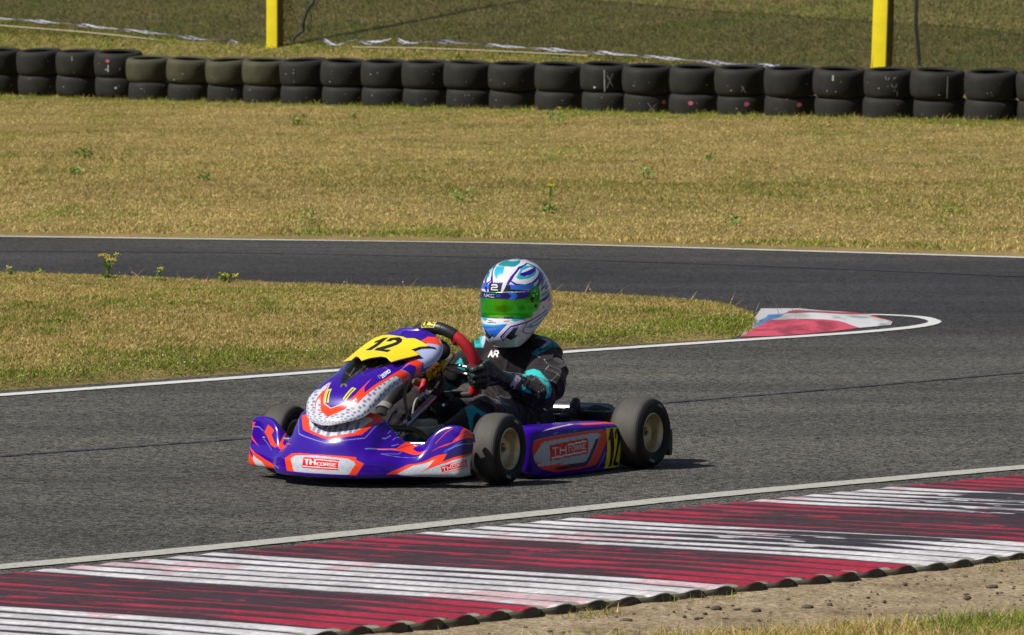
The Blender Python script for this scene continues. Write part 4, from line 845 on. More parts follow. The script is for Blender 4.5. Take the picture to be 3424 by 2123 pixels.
def curved_mark(T, a0, h0, a1, h1, w, m, name='chalk_mark', R=.3045):
    mb = MB(); k = 8; V = []
    for i in range(k+1):
        t = i/k; a = a0+(a1-a0)*t; h = h0+(h1-h0)*t; d = np.array([(a1-a0)*R, h1-h0]); d /= np.linalg.norm(d); nn = np.array([-d[1], d[0]])*w/2*random.uniform(.7, 1.2)
        for s in (-1, 1):
            aa = a+s*nn[0]/R; hh = h+s*nn[1]; V.append((R*math.sin(aa), -R*math.cos(aa), hh))
    mb.add(V, [(2*i, 2*i+1, 2*i+3, 2*i+2) for i in range(k)]); mb.build(name, m, T)
def spot(T, a, h, r, m, name='paint_spot', R=.3045):
    mb = MB(); V = [(R*math.sin(a+r*math.cos(q)/R), -R*math.cos(a+r*math.cos(q)/R), h+r*math.sin(q)*.8) for q in np.linspace(0, 2*math.pi, 12, endpoint=False)]
    mb.add(V, [tuple(range(12))]); mb.build(name, m, T)
random.seed(3)
UPM = {4: 'green-stained', 5: 'green-stained', 6: 'green-stained', 7: 'green-stained'}
for i, (s, D) in enumerate(cent):
    b = gd(s, 250, D); gx, gy = b[0], b[1]
    zg = float(hterr(np.array(gx), np.array(gy-.1)))-.035
    if i <= 3: zg += .06
    tilt = .100
    for lvl in (0, 1):
        wi = 1 if lvl == 1 else 2; hgt = .27 if lvl == 0 else .30
        alg = lvl == 1 and i in UPM
        o = bpy.data.objects.new('slick_tyre', get_tyre(2 if lvl == 0 else (1 if not alg else 0), M_TYG if alg else M_TYW)); COL.objects.link(o)
        zc = zg+.135 if lvl == 0 else zg+.27+.150
        jx, jy = random.uniform(-.014, .014), random.uniform(-.02, .02)
        if lvl == 0: jx += .012
        if lvl == 1 and i == 15: zc += .012
        o.location = (gx+jx, gy+jy-(.02 if lvl else 0), zc); o.rotation_euler = (tilt+random.uniform(-.015, .02)+(0 if lvl else -.03), random.uniform(-.03, .03)-(.035 if (lvl == 1 and i in (1, 2, 6, 8)) else 0), random.uniform(-3, 3) if False else random.uniform(-.2, .2))
        sc_ = random.uniform(.985, 1.02)*(1.03 if i == 3 else 1); o.scale = (sc_, sc_, 1)
        pos = words[i]+' stack from the left'
        desc = ('upper' if lvl else 'lower')+' black slick tyre'
        if alg: desc = 'green-stained upper slick tyre'
        if lvl == 1 and i == 15:
            curved_mark(o, -.12, -.13, -.15, .12, .010, M_SPT); curved_mark(o, -.05, -.10, .18, .08, .006, M_CHK); curved_mark(o, -.04, .06, .20, -.08, .006, M_CHK); spot(o, -.52, -.09, .014, M_SPT); desc = 'upper slick tyre with white line and chalk X'
        if lvl == 0 and i in (16, 17, 18, 19): spot(o, {16: .35, 17: -.05, 18: -.05, 19: .05}[i], .045, .030, M_PNK); desc = 'lower black tyre with a pink spot'
        if lvl == 1 and i == 22: curved_mark(o, .12, -.12, .12, .12, .012, M_SPT); desc = 'upper tyre with one long white vertical line'
        if lvl == 1 and i == 20: curved_mark(o, -.28, .05, -.28, .11, .016, M_SPT); desc = 'upper tyre with a short white dash'
        if lvl == 1 and i == 21:
            for _ in range(9): a = random.uniform(-.05, .35); hh = random.uniform(-.09, .07); curved_mark(o, a, hh, a+random.uniform(-.08, .08), hh+random.uniform(-.05, .05), .005, M_CHK)
            desc = 'upper tyre with grey chalk scribbles'
        if lvl == 1 and i == 18: curved_mark(o, .0, -.02, .16, -.10, .005, M_CHK); curved_mark(o, .0, -.09, .10, -.03, .004, M_CHK); desc = 'upper tyre with a faint grey scratch'
        if lvl == 0 and i == 16: curved_mark(o, -.3, -.08, .05, .03, .004, M_CHK); curved_mark(o, -.3, .04, .0, -.08, .004, M_CHK)
        if lvl == 1 and i == 3: spot(o, -.38, .07, .026, M_PNK); curved_mark(o, -.37, -.07, -.36, .02, .012, M_SPT); spot(o, -.46, -.04, .010, M_SPT); desc = 'upper tyre with a pink spot over a white dash'
        if lvl == 1 and i == 2: curved_mark(o, -.05, .05, -.05, .11, .010, M_CHK); desc = 'upper tyre with a pale vertical tick'
        if lvl == 0 and i == 3: spot(o, -.25, .0, .016, M_SPT); desc = 'lower tyre with a white fleck'
        for _ in range(random.randint(1, 4)): spot(o, random.uniform(-.9, .6), random.uniform(-.1, .1), random.uniform(.003, .007), M_SPT)
        tag(o, desc+', '+pos, 'tyre', 'slick tyres stacked in the tyre wall')

# ----------------------------------------------------------------------- posts, ropes and the net
M_YEL = mat('yellow_board', (.80, .66, .014), .5, var=.22, vscale=5); M_WOOD = mat('post_timber', (.16, .125, .055), .8, var=.4, vscale=12); M_ROPE = mat('black_rope', (.012, .012, .016), .7); M_WR = mat('pale_rope', (.5, .45, .34), .8)
def post(px, py, D, lean, label, hgt=4.6, tw=.16, side=.155):
    b = gd(px, py, D); z = float(hterr(np.array(b[0]), np.array(b[1])))-.1
    E_ = empty('yellow_post', (b[0], b[1], z)); E_.rotation_euler = (0, lean, math.radians(-30)); tag(E_, label, 'post', 'yellow posts holding the catch net')
    MB().box((0, .02, hgt/2), (tw-.006, side-.02, hgt)).build('timber', M_WOOD, E_, bevel=.004)
    MB().box((0, -side/2+.004, hgt/2-.02), (tw+.004, .028, hgt)).build('yellow_board', M_YEL, E_, bevel=.004)
    return E_
p1 = post(655, 104, 88.0, .004, 'yellow-fronted square post standing on the grass bank behind the fifth to eighth tyre stacks')
p2 = post(2098, 150, 76.3, .035, 'yellow-fronted square post rising behind the right part of the tyre wall', tw=.18, side=.165)
gb = MB().tube([(-.06, -.10, .02), (-.075, -.11, .09), (-.07, -.10, .16), (-.085, -.095, .30), (-.07, -.09, .5)], [.012, .03, .012, .006], n=8, sub=4).build('tie_strap', M_YEL, p2)
def netD(px): return 88.25-.0082*(px-655)
def tape(name, pts, label):
    P = [gd(x, y, netD(x)+.02) for x, y in pts]; P = np.array(P); P = crm(len(P), (len(P)-1)*30+1) @ P
    l = np.concatenate([[0], np.cumsum(np.linalg.norm(np.diff(P, axis=0), axis=1))]); k = int(l[-1]/.02); s = np.linspace(0, l[-1], k)
    P = np.stack([np.interp(s, l, P[:, c]) for c in range(3)], -1); a = s*2*math.pi/.62*.5+1.3*fbm(np.stack([s, 0*s, 0*s], -1), 2)
    W = np.stack([.1*np.sin(a), .5*np.sin(a), .62+.38*np.cos(a)], -1)*(.022+.006*np.sin(s*7))[:, None]; T2 = np.stack([0*a, -.014*np.cos(a*2), .0*a], -1)
    V = np.stack([P-W, P-W*.5+T2*.7, P+T2, P+W*.5+T2*.7, P+W], 1).reshape(-1, 3)
    rr = np.arange(5)[None]; qq = (s[:, None]/.52+rr*.28+.5*np.sin(a)[:, None]*.3) % 1; ca = np.where((qq < .52)[..., None], np.array([.50, .50, .53]), np.array([.040, .045, .13])); c = ca.reshape(-1, 3)
    V, Fc, c = solid(V, grid_faces(k, 5), .003, c)
    o = mesh_np(name, V, Fc, colmat('tape_plastic', .35, coat=.2), col=c); return tag(o, label, 'tape', 'blue and white tape along the foot of the net')
tape('barrier_tape', [(-250, 25), (0, 44), (120, 53), (250, 66), (380, 80), (480, 93), (540, 96), (566, 104)], 'twisted blue and white tape left of the first yellow post')
tape('barrier_tape', [(772, 95), (800, 107), (845, 96), (880, 103), (932, 92)], 'short kinked piece of blue and white tape right of the first yellow post')
tape('barrier_tape', [(948, 95), (975, 102), (1060, 100), (1200, 110), (1400, 124), (1560, 136), (1720, 150), (1900, 160)], 'long straight blue and white tape running down behind the middle tyres')
def rope(name, pts, r, m, label, grp=None, D=None):
    P = [gd(x, y, D if D else netD(x)-.02) for x, y in pts]; b = P[0]
    o = MB().tube(P, r, n=7, sub=5).build(name, m); return tag(o, label, 'rope', grp)
rope('pale_rope', [(-200, 38), (0, 60), (200, 76), (400, 97), (530, 112)], .006, M_WR, 'thin pale rope stretched under the left tape')
rope('pale_rope', [(840, 112), (1000, 114), (1200, 122), (1400, 132)], .005, M_WR, 'thin pale rope lying under the long tape')
rope('black_cable', [(755, -60), (748, 0), (735, 18), (722, 55), (722, 72), (705, 85), (696, 100)], .020, M_ROPE, 'thick black cable hanging down beside the first yellow post', D=87.6)
rope('black_cable', [(772, -40), (760, 0), (738, 22), (742, 45), (732, 62), (736, 75), (715, 92)], .008, M_ROPE, 'thin tangled black cable beside the thick one', D=87.5)
rope('black_cable', [(2180, -80), (2183, 0), (2182, 60), (2187, 110), (2190, 155)], .022, M_ROPE, 'black hose hanging right of the right-hand yellow post', D=76.0)
# net: knotted mesh too fine to resolve at this distance, hung from a top cable
m, N, K, b = newmat('net_mesh'); tc = N.new('ShaderNodeTexCoord')
b.inputs['Base Color'].default_value = (.012, .016, .010, 1); b.inputs['Roughness'].default_value = .8
tr = N.new('ShaderNodeBsdfTransparent'); mx = N.new('ShaderNodeMixShader'); out = [q for q in N if q.type == 'OUTPUT_MATERIAL'][0]
nz = N.new('ShaderNodeTexNoise'); nz.inputs['Scale'].default_value = .7; K.new(tc.outputs['Object'], nz.inputs['Vector']); mr = N.new('ShaderNodeMapRange'); mr.inputs['To Min'].default_value = .30; mr.inputs['To Max'].default_value = .44; K.new(nz.outputs['Fac'], mr.inputs['Value'])
K.new(mr.outputs['Result'], mx.inputs['Fac']); K.new(tr.outputs[0], mx.inputs[1]); K.new(b.outputs[0], mx.inputs[2]); K.new(mx.outputs[0], out.inputs['Surface']); M_NET = m
bot = [(-1400, -45), (-250, 25), (0, 44), (250, 66), (480, 92), (566, 104), (660, 100), (772, 97), (932, 94), (1200, 110), (1560, 136), (1900, 162), (2100, 172), (2600, 190), (3600, 230)]
nx = np.linspace(-1400, 3600, 180); bz = np.interp(nx, [p[0] for p in bot], [p[1] for p in bot])
NETV = []
for p, y in zip(nx, bz):
    B = gd(p, y, netD(p)+.05)
    top = float(hterr(np.array(B[0]), np.array(B[1])))+4.2+.35*math.cos((p-655)/1443*2*math.pi)
    for t in np.linspace(0, 1, 14): NETV.append((B[0], B[1]+.05*math.sin(t*3+p*.01), B[2]+(top-B[2])*t))
NET = empty('catch_net', tuple(NETV[len(NETV)//2])); tag(NET, 'dark fine-mesh catch net hanging behind the yellow posts, the bank seen through it', 'net')
c = np.array(NET.location); NV_ = np.array(NETV)-c
mesh_np('net_mesh', NV_, grid_faces(180, 14), M_NET, parent=NET)
MB().tube(NV_.reshape(180, 14, 3)[:, -1], .022, n=6).build('top_cable', M_ROPE, NET)
MB().tube(NV_.reshape(180, 14, 3)[:, 6], .007, n=5).build('middle_cable', M_ROPE, NET)
# ======================================================================= the kart
TH = math.radians(31.5); KF = np.array([-math.sin(TH), -math.cos(TH), 0]); KL = np.array([math.cos(TH), -math.sin(TH), 0])
KO = gz(1187, 1153)-KL*.478
KART = empty('racing_kart', tuple(KO), math.atan2(KF[1], KF[0]))
tag(KART, 'purple and orange racing kart numbered 12 cornering on the near straight', 'kart')
M_PAINT = colmat('race_paint', .22, coat=.7, spec=.4, var=.05, coatr=.03)
M_PLATE = colmat('number_plastic', .42, coat=.15, var=.05)
M_BLK = mat('black_plastic', (.016, .016, .018), .42, bump=.1, var=.25); M_BLKR = mat('black_rubber', (.022, .021, .021), .6, var=.2)
M_CHR = mat('chrome_tube', (.50, .50, .60), .22, metal=1., var=.2, vscale=20); M_STL = mat('grey_metal', (.30, .29, .28), .35, metal=1., var=.25, vscale=40); M_GLD = mat('gold_anodised', (.62, .33, .03), .25, metal=1., var=.2)
M_FRM = mat('frame_bronze', (.17, .15, .075), .45, metal=.6, var=.3, vscale=30); M_SEAT = mat('seat_fibreglass', (.23, .24, .23), .4, coat=.3, var=.3, vscale=15); M_TANK = mat('fuel_tank_plastic', (.62, .55, .40), .45, var=.15)
M_HOSE = mat('grey_hose', (.22, .21, .20), .5, var=.2); M_REDG = mat('red_grip', (.50, .010, .022), .62, bump=.25, bscale=400, var=.12)
def surf_paint(G, key, name, m, parent, th=.004, flip=False, base='purple', cut=None, extra=None, disp=None):
    nr, nc = G.shape[:2]; st = st_coords(nr, nc); X, Y = st[..., 0].ravel(), st[..., 1].ravel()
    sx = np.linalg.norm(np.diff(G[:, nc//2], axis=0), axis=1).sum(); sy = np.linalg.norm(np.diff(G[nr//2], axis=0), axis=1).sum()
    C_ = np.tile(np.array(PAL[base], float), (X.size, 1)); paint(C_, X, Y, DEC[key], sx, sy)
    if extra: extra(C_, X, Y)
    V = G.reshape(-1, 3).copy()
    if disp is not None: V = V+disp(X, Y, G).reshape(-1, 3)
    Fq = grid_faces(nr, nc)
    if cut is not None:
        ins = cut(X, Y); Fq = Fq[ins[Fq].all(1)]
    if flip: Fq = Fq[:, ::-1]
    V, Fq, C_ = solid(V, Fq, th, C_)
    return mesh_np(name, V, Fq, m, parent=parent, col=C_)
def gnorm(G):
    n = np.cross(np.gradient(G, axis=0), np.gradient(G, axis=1)); return n/(np.linalg.norm(n, axis=-1, keepdims=True)+1e-12)
GN = nose_grid(760, 300); fl_n = gnorm(GN)[380, 120, 0] < 0
nose = surf_paint(GN, 'nose', 'front_fairing', M_PAINT, KART, flip=fl_n); nose['label'] = 'purple front fairing with orange bands and upswept ends'
GP = panel_grid(460, 330); nP = gnorm(GP); sP = 1 if nP[200, 165, 2] > 0 else -1
vent = DEC['panel'][[i for i, t in enumerate(DEC['panel']) if t[1] == 'black'][0]][2]
def pdisp(X, Y, G):
    ins = inpoly(X, Y, vent); d = segd(X, Y*.5, [(a, b*.5) for a, b in vent+[vent[0]]]); k = np.where(ins, sstep(0, .06, d), 0)*-.010
    return (gnorm(G)*sP).reshape(-1, 3)*k[:, None]
DEC['panel'].insert(0, ('poly', 'check', [(-1, -1), (-1, 2), (.135, 2), (.135, -1)]))
pan = surf_paint(GP, 'panel', 'steering_fairing', M_PAINT, KART, flip=sP < 0, disp=pdisp); pan['label'] = 'tall shield-shaped purple fairing in front of the steering wheel'
shape = [(x, y-(.07 if i < 8 and y < .45 else 0)) for i, (x, y) in enumerate(DEC['plate'][0][2])]
def plate_disp(X, Y, G):
    c = .012+.030*np.exp(-((Y-.5)/.35)**2)*(1-sstep(.42, .66, X))+.008
    return (gnorm(G)*sP).reshape(-1, 3)*c[:, None]
DEC['plate'] += [('line', 'black', list(t[2])+[t[2][0]], .0034) for t in DEC['plate'] if t[1] == 'black']
surf_paint(plate_grid(620, 460), 'plate', 'number_plate', M_PLATE, pan, th=.004, flip=sP < 0, base='yellow', cut=lambda X, Y: inpoly(X, Y, shape))
GPO = pod_grid(420, 190); nO = gnorm(GPO); sO = nO[200, 90, 1] > 0
M_PODP = colmat('pod_paint', .30, coat=.12, spec=.3, var=.06)
pod = surf_paint(GPO, 'pod', 'side_pod', M_PODP, KART, flip=not sO); pod['label'] = 'near side pod with the number 12 at its rear end'
DEC['podfar'] = [t for t in DEC['pod'] if t[0] != 'text']
GPM = pod_grid(160, 70).copy(); GPM[..., 1] *= -1
surf_paint(GPM, 'podfar', 'side_pod', M_PAINT, KART, flip=sO)
# black moulded end cap and underside of the pod
MB().tube([(-.225, .36, .10), (-.232, .405, .10), (-.27, .425, .10)], [.030, .040, .045], n=20, sub=4).build('end_cap', M_BLK, pod)
# wheels ------------------------------------------------------------------------------------------
def wheel(u, v, R, hw, rr, steer=0., name='wheel', lab=None):
    s = 1 if v > 0 else -1
    W = empty(name, (u, v, R), steer, KART); W['label'] = lab
    h = hw
    prof = [(-h*.80, rr), (-h*.95, rr+.012), (-h*1.02, R*.74), (-h*1.0, R*.84), (-h*.88, R*.925), (-h*.74, R*.962), (-h*.68, R*.962), (-h*.66, R*.972), (-h*.58, R*.974), (-h*.55, R*.983), (-h*.3, R*.996), (0, R), (h*.3, R*.996), (h*.55, R*.983), (h*.58, R*.974), (h*.66, R*.972),
            (h*.68, R*.962), (h*.74, R*.962), (h*.88, R*.925), (h*1.0, R*.84), (h*1.02, R*.74), (h*.95, rr+.012), (h*.80, rr), (h*.5, rr-.004), (-h*.5, rr-.004), (-h*.80, rr)]
    n = 96; P = np.array(prof); A = np.linspace(0, 2*math.pi, n, endpoint=False)
    # finer profile
    l = np.concatenate([[0], np.cumsum(np.hypot(*np.diff(P, axis=0).T))]); q = np.unique(np.concatenate([l, np.linspace(0, l[-1], 90)])); P = np.stack([np.interp(q, l, P[:, 0]), np.interp(q, l, P[:, 1])], -1)
    V = np.stack([P[:, 1][:, None]*np.cos(A)[None], np.repeat(P[:, 0][:, None], n, 1), P[:, 1][:, None]*np.sin(A)[None]], -1)
    tread = (np.abs(P[:, 0]) < h*.60) & (P[:, 1] > R*.9); sh = (np.abs(P[:, 0]) < h*.8) & (P[:, 1] > R*.9)
    c = np.where(tread[:, None], np.array([.068, .063, .055]), np.where(sh[:, None], np.array([.050, .046, .042]), np.array([.016, .015, .016])))
    c = np.repeat(c[:, None], n, 1).reshape(-1, 3); c *= (.85+.3*fbm(V.reshape(-1, 3)*np.array([30, 120, 30]), 3))[:, None]
    # pale maker's arc on the outer sidewall
    ang = np.arctan2(V[..., 2], V[..., 0]).reshape(-1); rad = np.hypot(V[..., 0], V[..., 2]).reshape(-1); ax = V[..., 1].reshape(-1)*s
    for a0 in (1.9, -1.3): c[(ax > h*.9) & (np.abs(rad-R*.80) < R*.035) & (np.abs(ang-a0) < .17) & (np.sin(ang*90) > -.55)] = (.30, .28, .30)
    Fq = grid_faces(len(P), n, True)
    mesh_np('tyre', V.reshape(-1, 3), Fq, M_TYRE, parent=W, col=c)
    k = s
    rim = [(h*.83*k, rr+.004), (h*.86*k, rr-.001), (h*.80*k, rr-.006), (h*.55*k, rr-.012), (h*.30*k, rr-.014), (h*.12*k, rr-.020), (h*.02*k, rr*.55), (-h*.02*k, rr*.42), (h*.10*k, rr*.40), (h*.10*k, .012), (h*.12*k, .0005)]
    MB().lathe(rim, 64).build('rim', M_RIM, W)
    bk = [(-h*.83*k, rr+.004), (-h*.80*k, rr-.006), (-h*.30*k, rr-.014), (h*.10*k, rr-.020)]
    MB().lathe(bk, 48).build('rim_back', M_RIM, W)
    mb = MB()
    for q in range(3): a = q*2*math.pi/3+.5; mb.tube([(.026*math.cos(a), h*.06*k, .026*math.sin(a)), (.026*math.cos(a), h*.24*k, .026*math.sin(a))], .006, n=6)
    mb.tube([(0, -h*.6*k, 0), (0, h*.42*k, 0)], .014, n=14); mb.tube([(0, h*.42*k, 0), (0, h*.55*k, 0)], .008, n=6); mb.build('hub', M_STL, W)
    return W
M_TYRE = colmat('kart_tyre', .68, spec=.35, bump=.12, bscale=500, var=.15); M_RIM = mat('magnesium_rim', (.62, .51, .31), .34, metal=.75, var=.12, vscale=12)
wheel(0, .478, .1325, .058, .076, math.radians(3), lab='near front wheel with pale gold rim'); wheel(.01, -.462, .1325, .058, .076, math.radians(3), lab='far front wheel half hidden by the fairing')
wheel(-.965, .520, .1365, .070, .074, lab='near rear wheel with pale gold rim'); wheel(-.965, -.520, .1365, .070, .074, lab='far rear wheel')
# chassis -----------------------------------------------------------------------------------------
fr = MB()
for s in (-1, 1):
    fr.tube([(.20, .13*s, .045), (.05, .17*s, .045), (-.15, .30*s, .045), (-.45, .31*s, .045), (-.80, .30*s, .05), (-1.0, .29*s, .05), (-1.10, .27*s, .06)], .014, n=10, sub=6)
    fr.tube([(0, .19*s, .05), (.0, .30*s, .075), (0, .40*s, .125)], .014, n=10, sub=4)
fr.tube([(.20, -.13, .045), (.20, .13, .045)], .014); fr.tube([(-.15, -.30, .045), (-.15, .30, .045)], .014); fr.tube([(-.62, -.31, .045), (-.62, .31, .045)], .014); fr.tube([(-1.0, -.29, .05), (-1.0, .29, .05)], .014)
fr.build('frame', M_FRM, KART)
MB().box((-.20, 0, .030), (.80, .50, .006)).build('floor_tray', mat('floor_alloy', (.10, .10, .11), .4, metal=.7), KART, bevel=.001)
MB().tube([(.215, -.42, .150), (.235, -.20, .15), (.235, .20, .153), (.225, .34, .155), (.16, .45, .145)], .0115, n=14, sub=5).build('front_bumper_bar', M_CHR, KART)
MB().tube([(.235, .12, .153), (.22, .12, .05)], .010).tube([(.235, -.12, .153), (.22, -.12, .05)], .010).build('bumper_upright', M_CHR, KART)
MB().tube([on_ for on_ in [(.06, -.05, .192), (-.01, .03, .190), (-.05, .09, .178), (-.03, .16, .140), (.03, .20, .10), (.06, .22, .06)]], .013, n=12, sub=6).build('pedal_hoop', M_FRM, KART)
MB().tube([(.10, -.22, .19), (.06, -.05, .192)], .014, n=12).build('cross_bar', M_FRM, KART)
# steering column, tank and wheel
MB().tube([(-.335, 0, .300), (-.085, 0, .180)], .0150, n=18).tube([(-.085, 0, .180), (-.03, 0, .155)], .011).build('steering_column', M_CHR, KART)
MB().tube([(-.10, 0, .187), (-.07, .0, .173)], .021, n=16).build('column_joint', M_STL, KART)
MB().tube([(-.372, 0, .335), (-.315, 0, .292)], .020, n=16).tube([(-.35, .0, .30), (-.35, .055, .29), (-.33, .06, .27)], .011).box((-.34, .0, .262), (.03, .05, .05)).build('column_bracket', M_BLK, KART, bevel=.002)
MB().tube([(-.362, .026, .278), (-.362, .05, .272)], .012, n=12).build('bracket_bolt', M_CHR, KART)
tk = MB(); tk.box((-.20, .0, .115), (.22, .17, .15)); tk.box((-.215, .0, .197), (.10, .11, .035)); tank = tk.build('fuel_tank', M_TANK, KART, bevel=.022)
MB().tube([(-.215, 0, .21), (-.215, 0, .238)], .026, n=18).build('tank_cap', M_BLKR, tank)
SWC = np.array([-.36, 0, .405]); SU = np.array([.364, 0, .931]); SN = np.array([.931, 0, -.364]); SL = np.array([0, 1., 0])
def rimp(phi, r=.160, n=0.):
    x = r*math.sin(phi); y = r*math.cos(phi)
    if y < -.112: y = -.112-(-.112-y)*.12
    return SWC+SL*x+SU*y+SN*n
SW = empty('steering_wheel', tuple(SWC), 0, KART)
def swt(name, a0, a1, r, m, k=30, bulge=0., par=None):
    mb = MB(); t = np.linspace(a0, a1, k); mb.tube([rimp(math.radians(a))-SWC for a in t], [r*(1+bulge*math.sin(math.pi*i/(k-1))) for i in range(k)] if bulge else r, n=18)
    return mb.build(name, m, par or SW)
topg = swt('top_grip', -34, 35, .0225, mat('black_leather', (.020, .020, .022), .38, bump=.2, bscale=250), bulge=.06)
swt('red_grip', 34, 131, .0205, M_REDG, bulge=.10); swt('red_grip', -131, -33, .0205, M_REDG, bulge=.10)
swt('lower_rim', 129, 231, .0135, M_BLKR)
for a in (40, -40): MB().tube([rimp(math.radians(a), .150)-SWC-SN*.0, rimp(math.radians(a), .128)-SWC], [.02, .014], n=12).build('thumb_rest', M_REDG, SW)
# yellow maker's badge wrapped on the black section
bc = []; bX = np.linspace(-13, 15, 120); bY = np.linspace(-.9, 1.05, 40)
def badge():
    G = np.zeros((120, 40, 3))
    for i, a in enumerate(bX):
        c = rimp(math.radians(a)); rad = SL*math.sin(math.radians(a))+SU*math.cos(math.radians(a))
        for j, b_ in enumerate(bY): G[i, j] = c+.0245*(SN*math.sin(b_+.35)+rad*math.cos(b_+.35))-SWC
    X, Y = np.meshgrid(np.linspace(0, 1, 120), np.linspace(0, 1, 40), indexing='ij'); X = X.ravel(); Y = Y.ravel()
    C_ = np.tile(np.array([.015, .015, .016]), (X.size, 1)); C_[(X < .72) & (X > .04) & (Y > .12) & (Y < .86)] = PAL['yellow']
    paint(C_, X, Y, [('text', 'black', [(.07, .24), (.70, .24), (.70, .74), (.07, .74)], 'CRG' if False else 'OCS', .13)], .075, .045)
    C_[(np.abs(X-.97) < .012) | ((X > .72) & ((Y < .05) | (Y > .95)))] = (.08, .08, .08)
    V, Fq, C_ = solid(G.reshape(-1, 3), grid_faces(120, 40), .001, C_); mesh_np('badge', V, Fq, M_PLATE, parent=topg, col=C_)
badge()
sp = MB()
for s in (-1, 1):
    for d in (-.016, .014): sp.tube([SN*(-.004)+SL*.02*s+SU*(d*.6-.004), SL*.085*s+SU*(d-.012)+SN*-.006, rimp(math.radians(98*s))-SWC+SU*d], .0062, n=8, sub=4)
sp.tube([SN*0, SU*.06, rimp(0)-SWC], .008, n=8, sub=3)
sp.build('spokes', M_STL, SW)
MB().tube([SN*-.012, SN*.026], .028, n=28).tube([SN*.024, SN*.052], .0215, n=20).build('hub', M_GLD, SW, ang=30)
MB().tube([SN*.050, SN*.085], .0175, n=20).build('hub_collar', M_GLD, SW)
MB().ellipsoid(SU*.068+SN*.004+SL*.01, (.026, .050, .040), n=24).box(SU*.035+SN*.005, (.03, .02, .04)).build('lap_timer', M_BLK, SW)
MB().tube([SU*.07+SL*.05, SU*.05+SL*.075+SN*.01, SU*.0+SL*.03+SN*.03, SU*-.06+SL*.01+SN*.05], .004, n=7, sub=5).build('cable', M_BLKR, SW)
# gear behind the shield: hoses, tubes, brackets
def px3(x, y, v, w_=0): # point of the kart plane y=v seen at a place of the photograph
    d = ray(x, y); dl = np.array([d@KF, d@KL, d[2]]); o = CAM-KO; ol = np.array([o@KF, o@KL, o[2]]); t = (v-ol[1])/dl[1]; return ol+dl*t
def hose(name, pts, r, m, n=10, sub=5): return MB().tube([px3(*p) for p in pts], r, n=n, sub=sub).build(name, m, KART)
hose('brake_hose', [(1000, 893, .02), (982, 896, .02), (970, 912, .02), (964, 940, .02), (967, 968, .02), (973, 992, .02)], .0068, M_HOSE)
hose('hose_fitting', [(972, 990, .02), (975, 1000, .02)], .0095, M_STL)
hose('support_bar', [(965, 908, -.03), (985, 895, -.03), (1020, 884, -.02)], .0105, M_CHR)
hose('support_bar', [(1015, 884, -.02), (1035, 872, -.01)], .010, M_FRM)
hose('brake_hose', [(1002, 945, -.06), (990, 955, -.06), (984, 985, -.06), (990, 1010, -.05)], .0055, M_HOSE)
hose('air_hose', [(966, 925, -.16), (950, 926, -.16), (930, 952, -.16), (914, 982, -.16), (906, 1000, -.14)], [.034, .040, .034, .031, .030], M_BLKR, n=24)
hose('hose_clamp', [(921, 969, -.155), (915, 980, -.155)], .0345, M_HOSE, n=24, sub=1)
hose('throttle_cable', [(1012, 893, .0), (1025, 915, .0), (1040, 935, .0), (1048, 960, .02), (1040, 985, .03)], .0035, M_BLKR)
hose('throttle_cable', [(1040, 985, .02), (1020, 960, .0), (1012, 930, -.03), (1022, 905, -.03)], .003, M_HOSE)
hose('tie_rod', [(965, 1035, .10), (1065, 1062, .32)], .0065, M_STL); hose('tie_rod', [(950, 1030, -.02), (860, 1010, -.30)], .0065, M_STL)
hose('bracket', [(1012, 905, -.04), (1003, 935, -.04)], .012, M_REDG); hose('bracket', [(985, 905, -.08), (1005, 912, -.06)], .014, M_FRM)
hose('clamp_bolt', [(1008, 938, .01), (1013, 940, .01)], .008, M_CHR); hose('clamp_bolt', [(999, 946, .0), (1003, 948, .0)], .007, M_CHR); hose('clamp_bolt', [(1056, 964, .06), (1060, 965, .06)], .006, M_CHR)
hose('pedal', [(925, 1010, .10), (938, 985, .10), (945, 975, .12)], .008, M_STL)
rad = [px3(1010, 930, -.20), px3(1000, 1000, -.20)]
# seat
sm = MB(); rows = []
for t, (u, w, hw, dp) in enumerate([(-.50, .085, .15, .02), (-.60, .060, .17, .05), (-.72, .055, .175, .10), (-.83, .07, .175, .135), (-.90, .13, .172, .14), (-.945, .20, .168, .12), (-.975, .27, .155, .08)]):
    r = []
    for a in np.linspace(-1, 1, 13):
        f = abs(a)**2.6; r.append((u+dp*f*.75, hw*math.sin(a*1.25)/math.sin(1.25)+.03, w+dp*f*.9))
    rows.append(r)
GS = dense(rows, 50, 60); V, Fq, _ = solid(GS.reshape(-1, 3), grid_faces(50, 60), .006); mesh_np('seat', V, Fq, M_SEAT, parent=KART)
hose('seat_stay', [(1290, 968, .19), (1278, 1012, .24)], [.016, .012], M_SEAT, n=4, sub=1); hose('seat_stay', [(1300, 985, .16), (1330, 1020, .25)], .008, M_BLK)
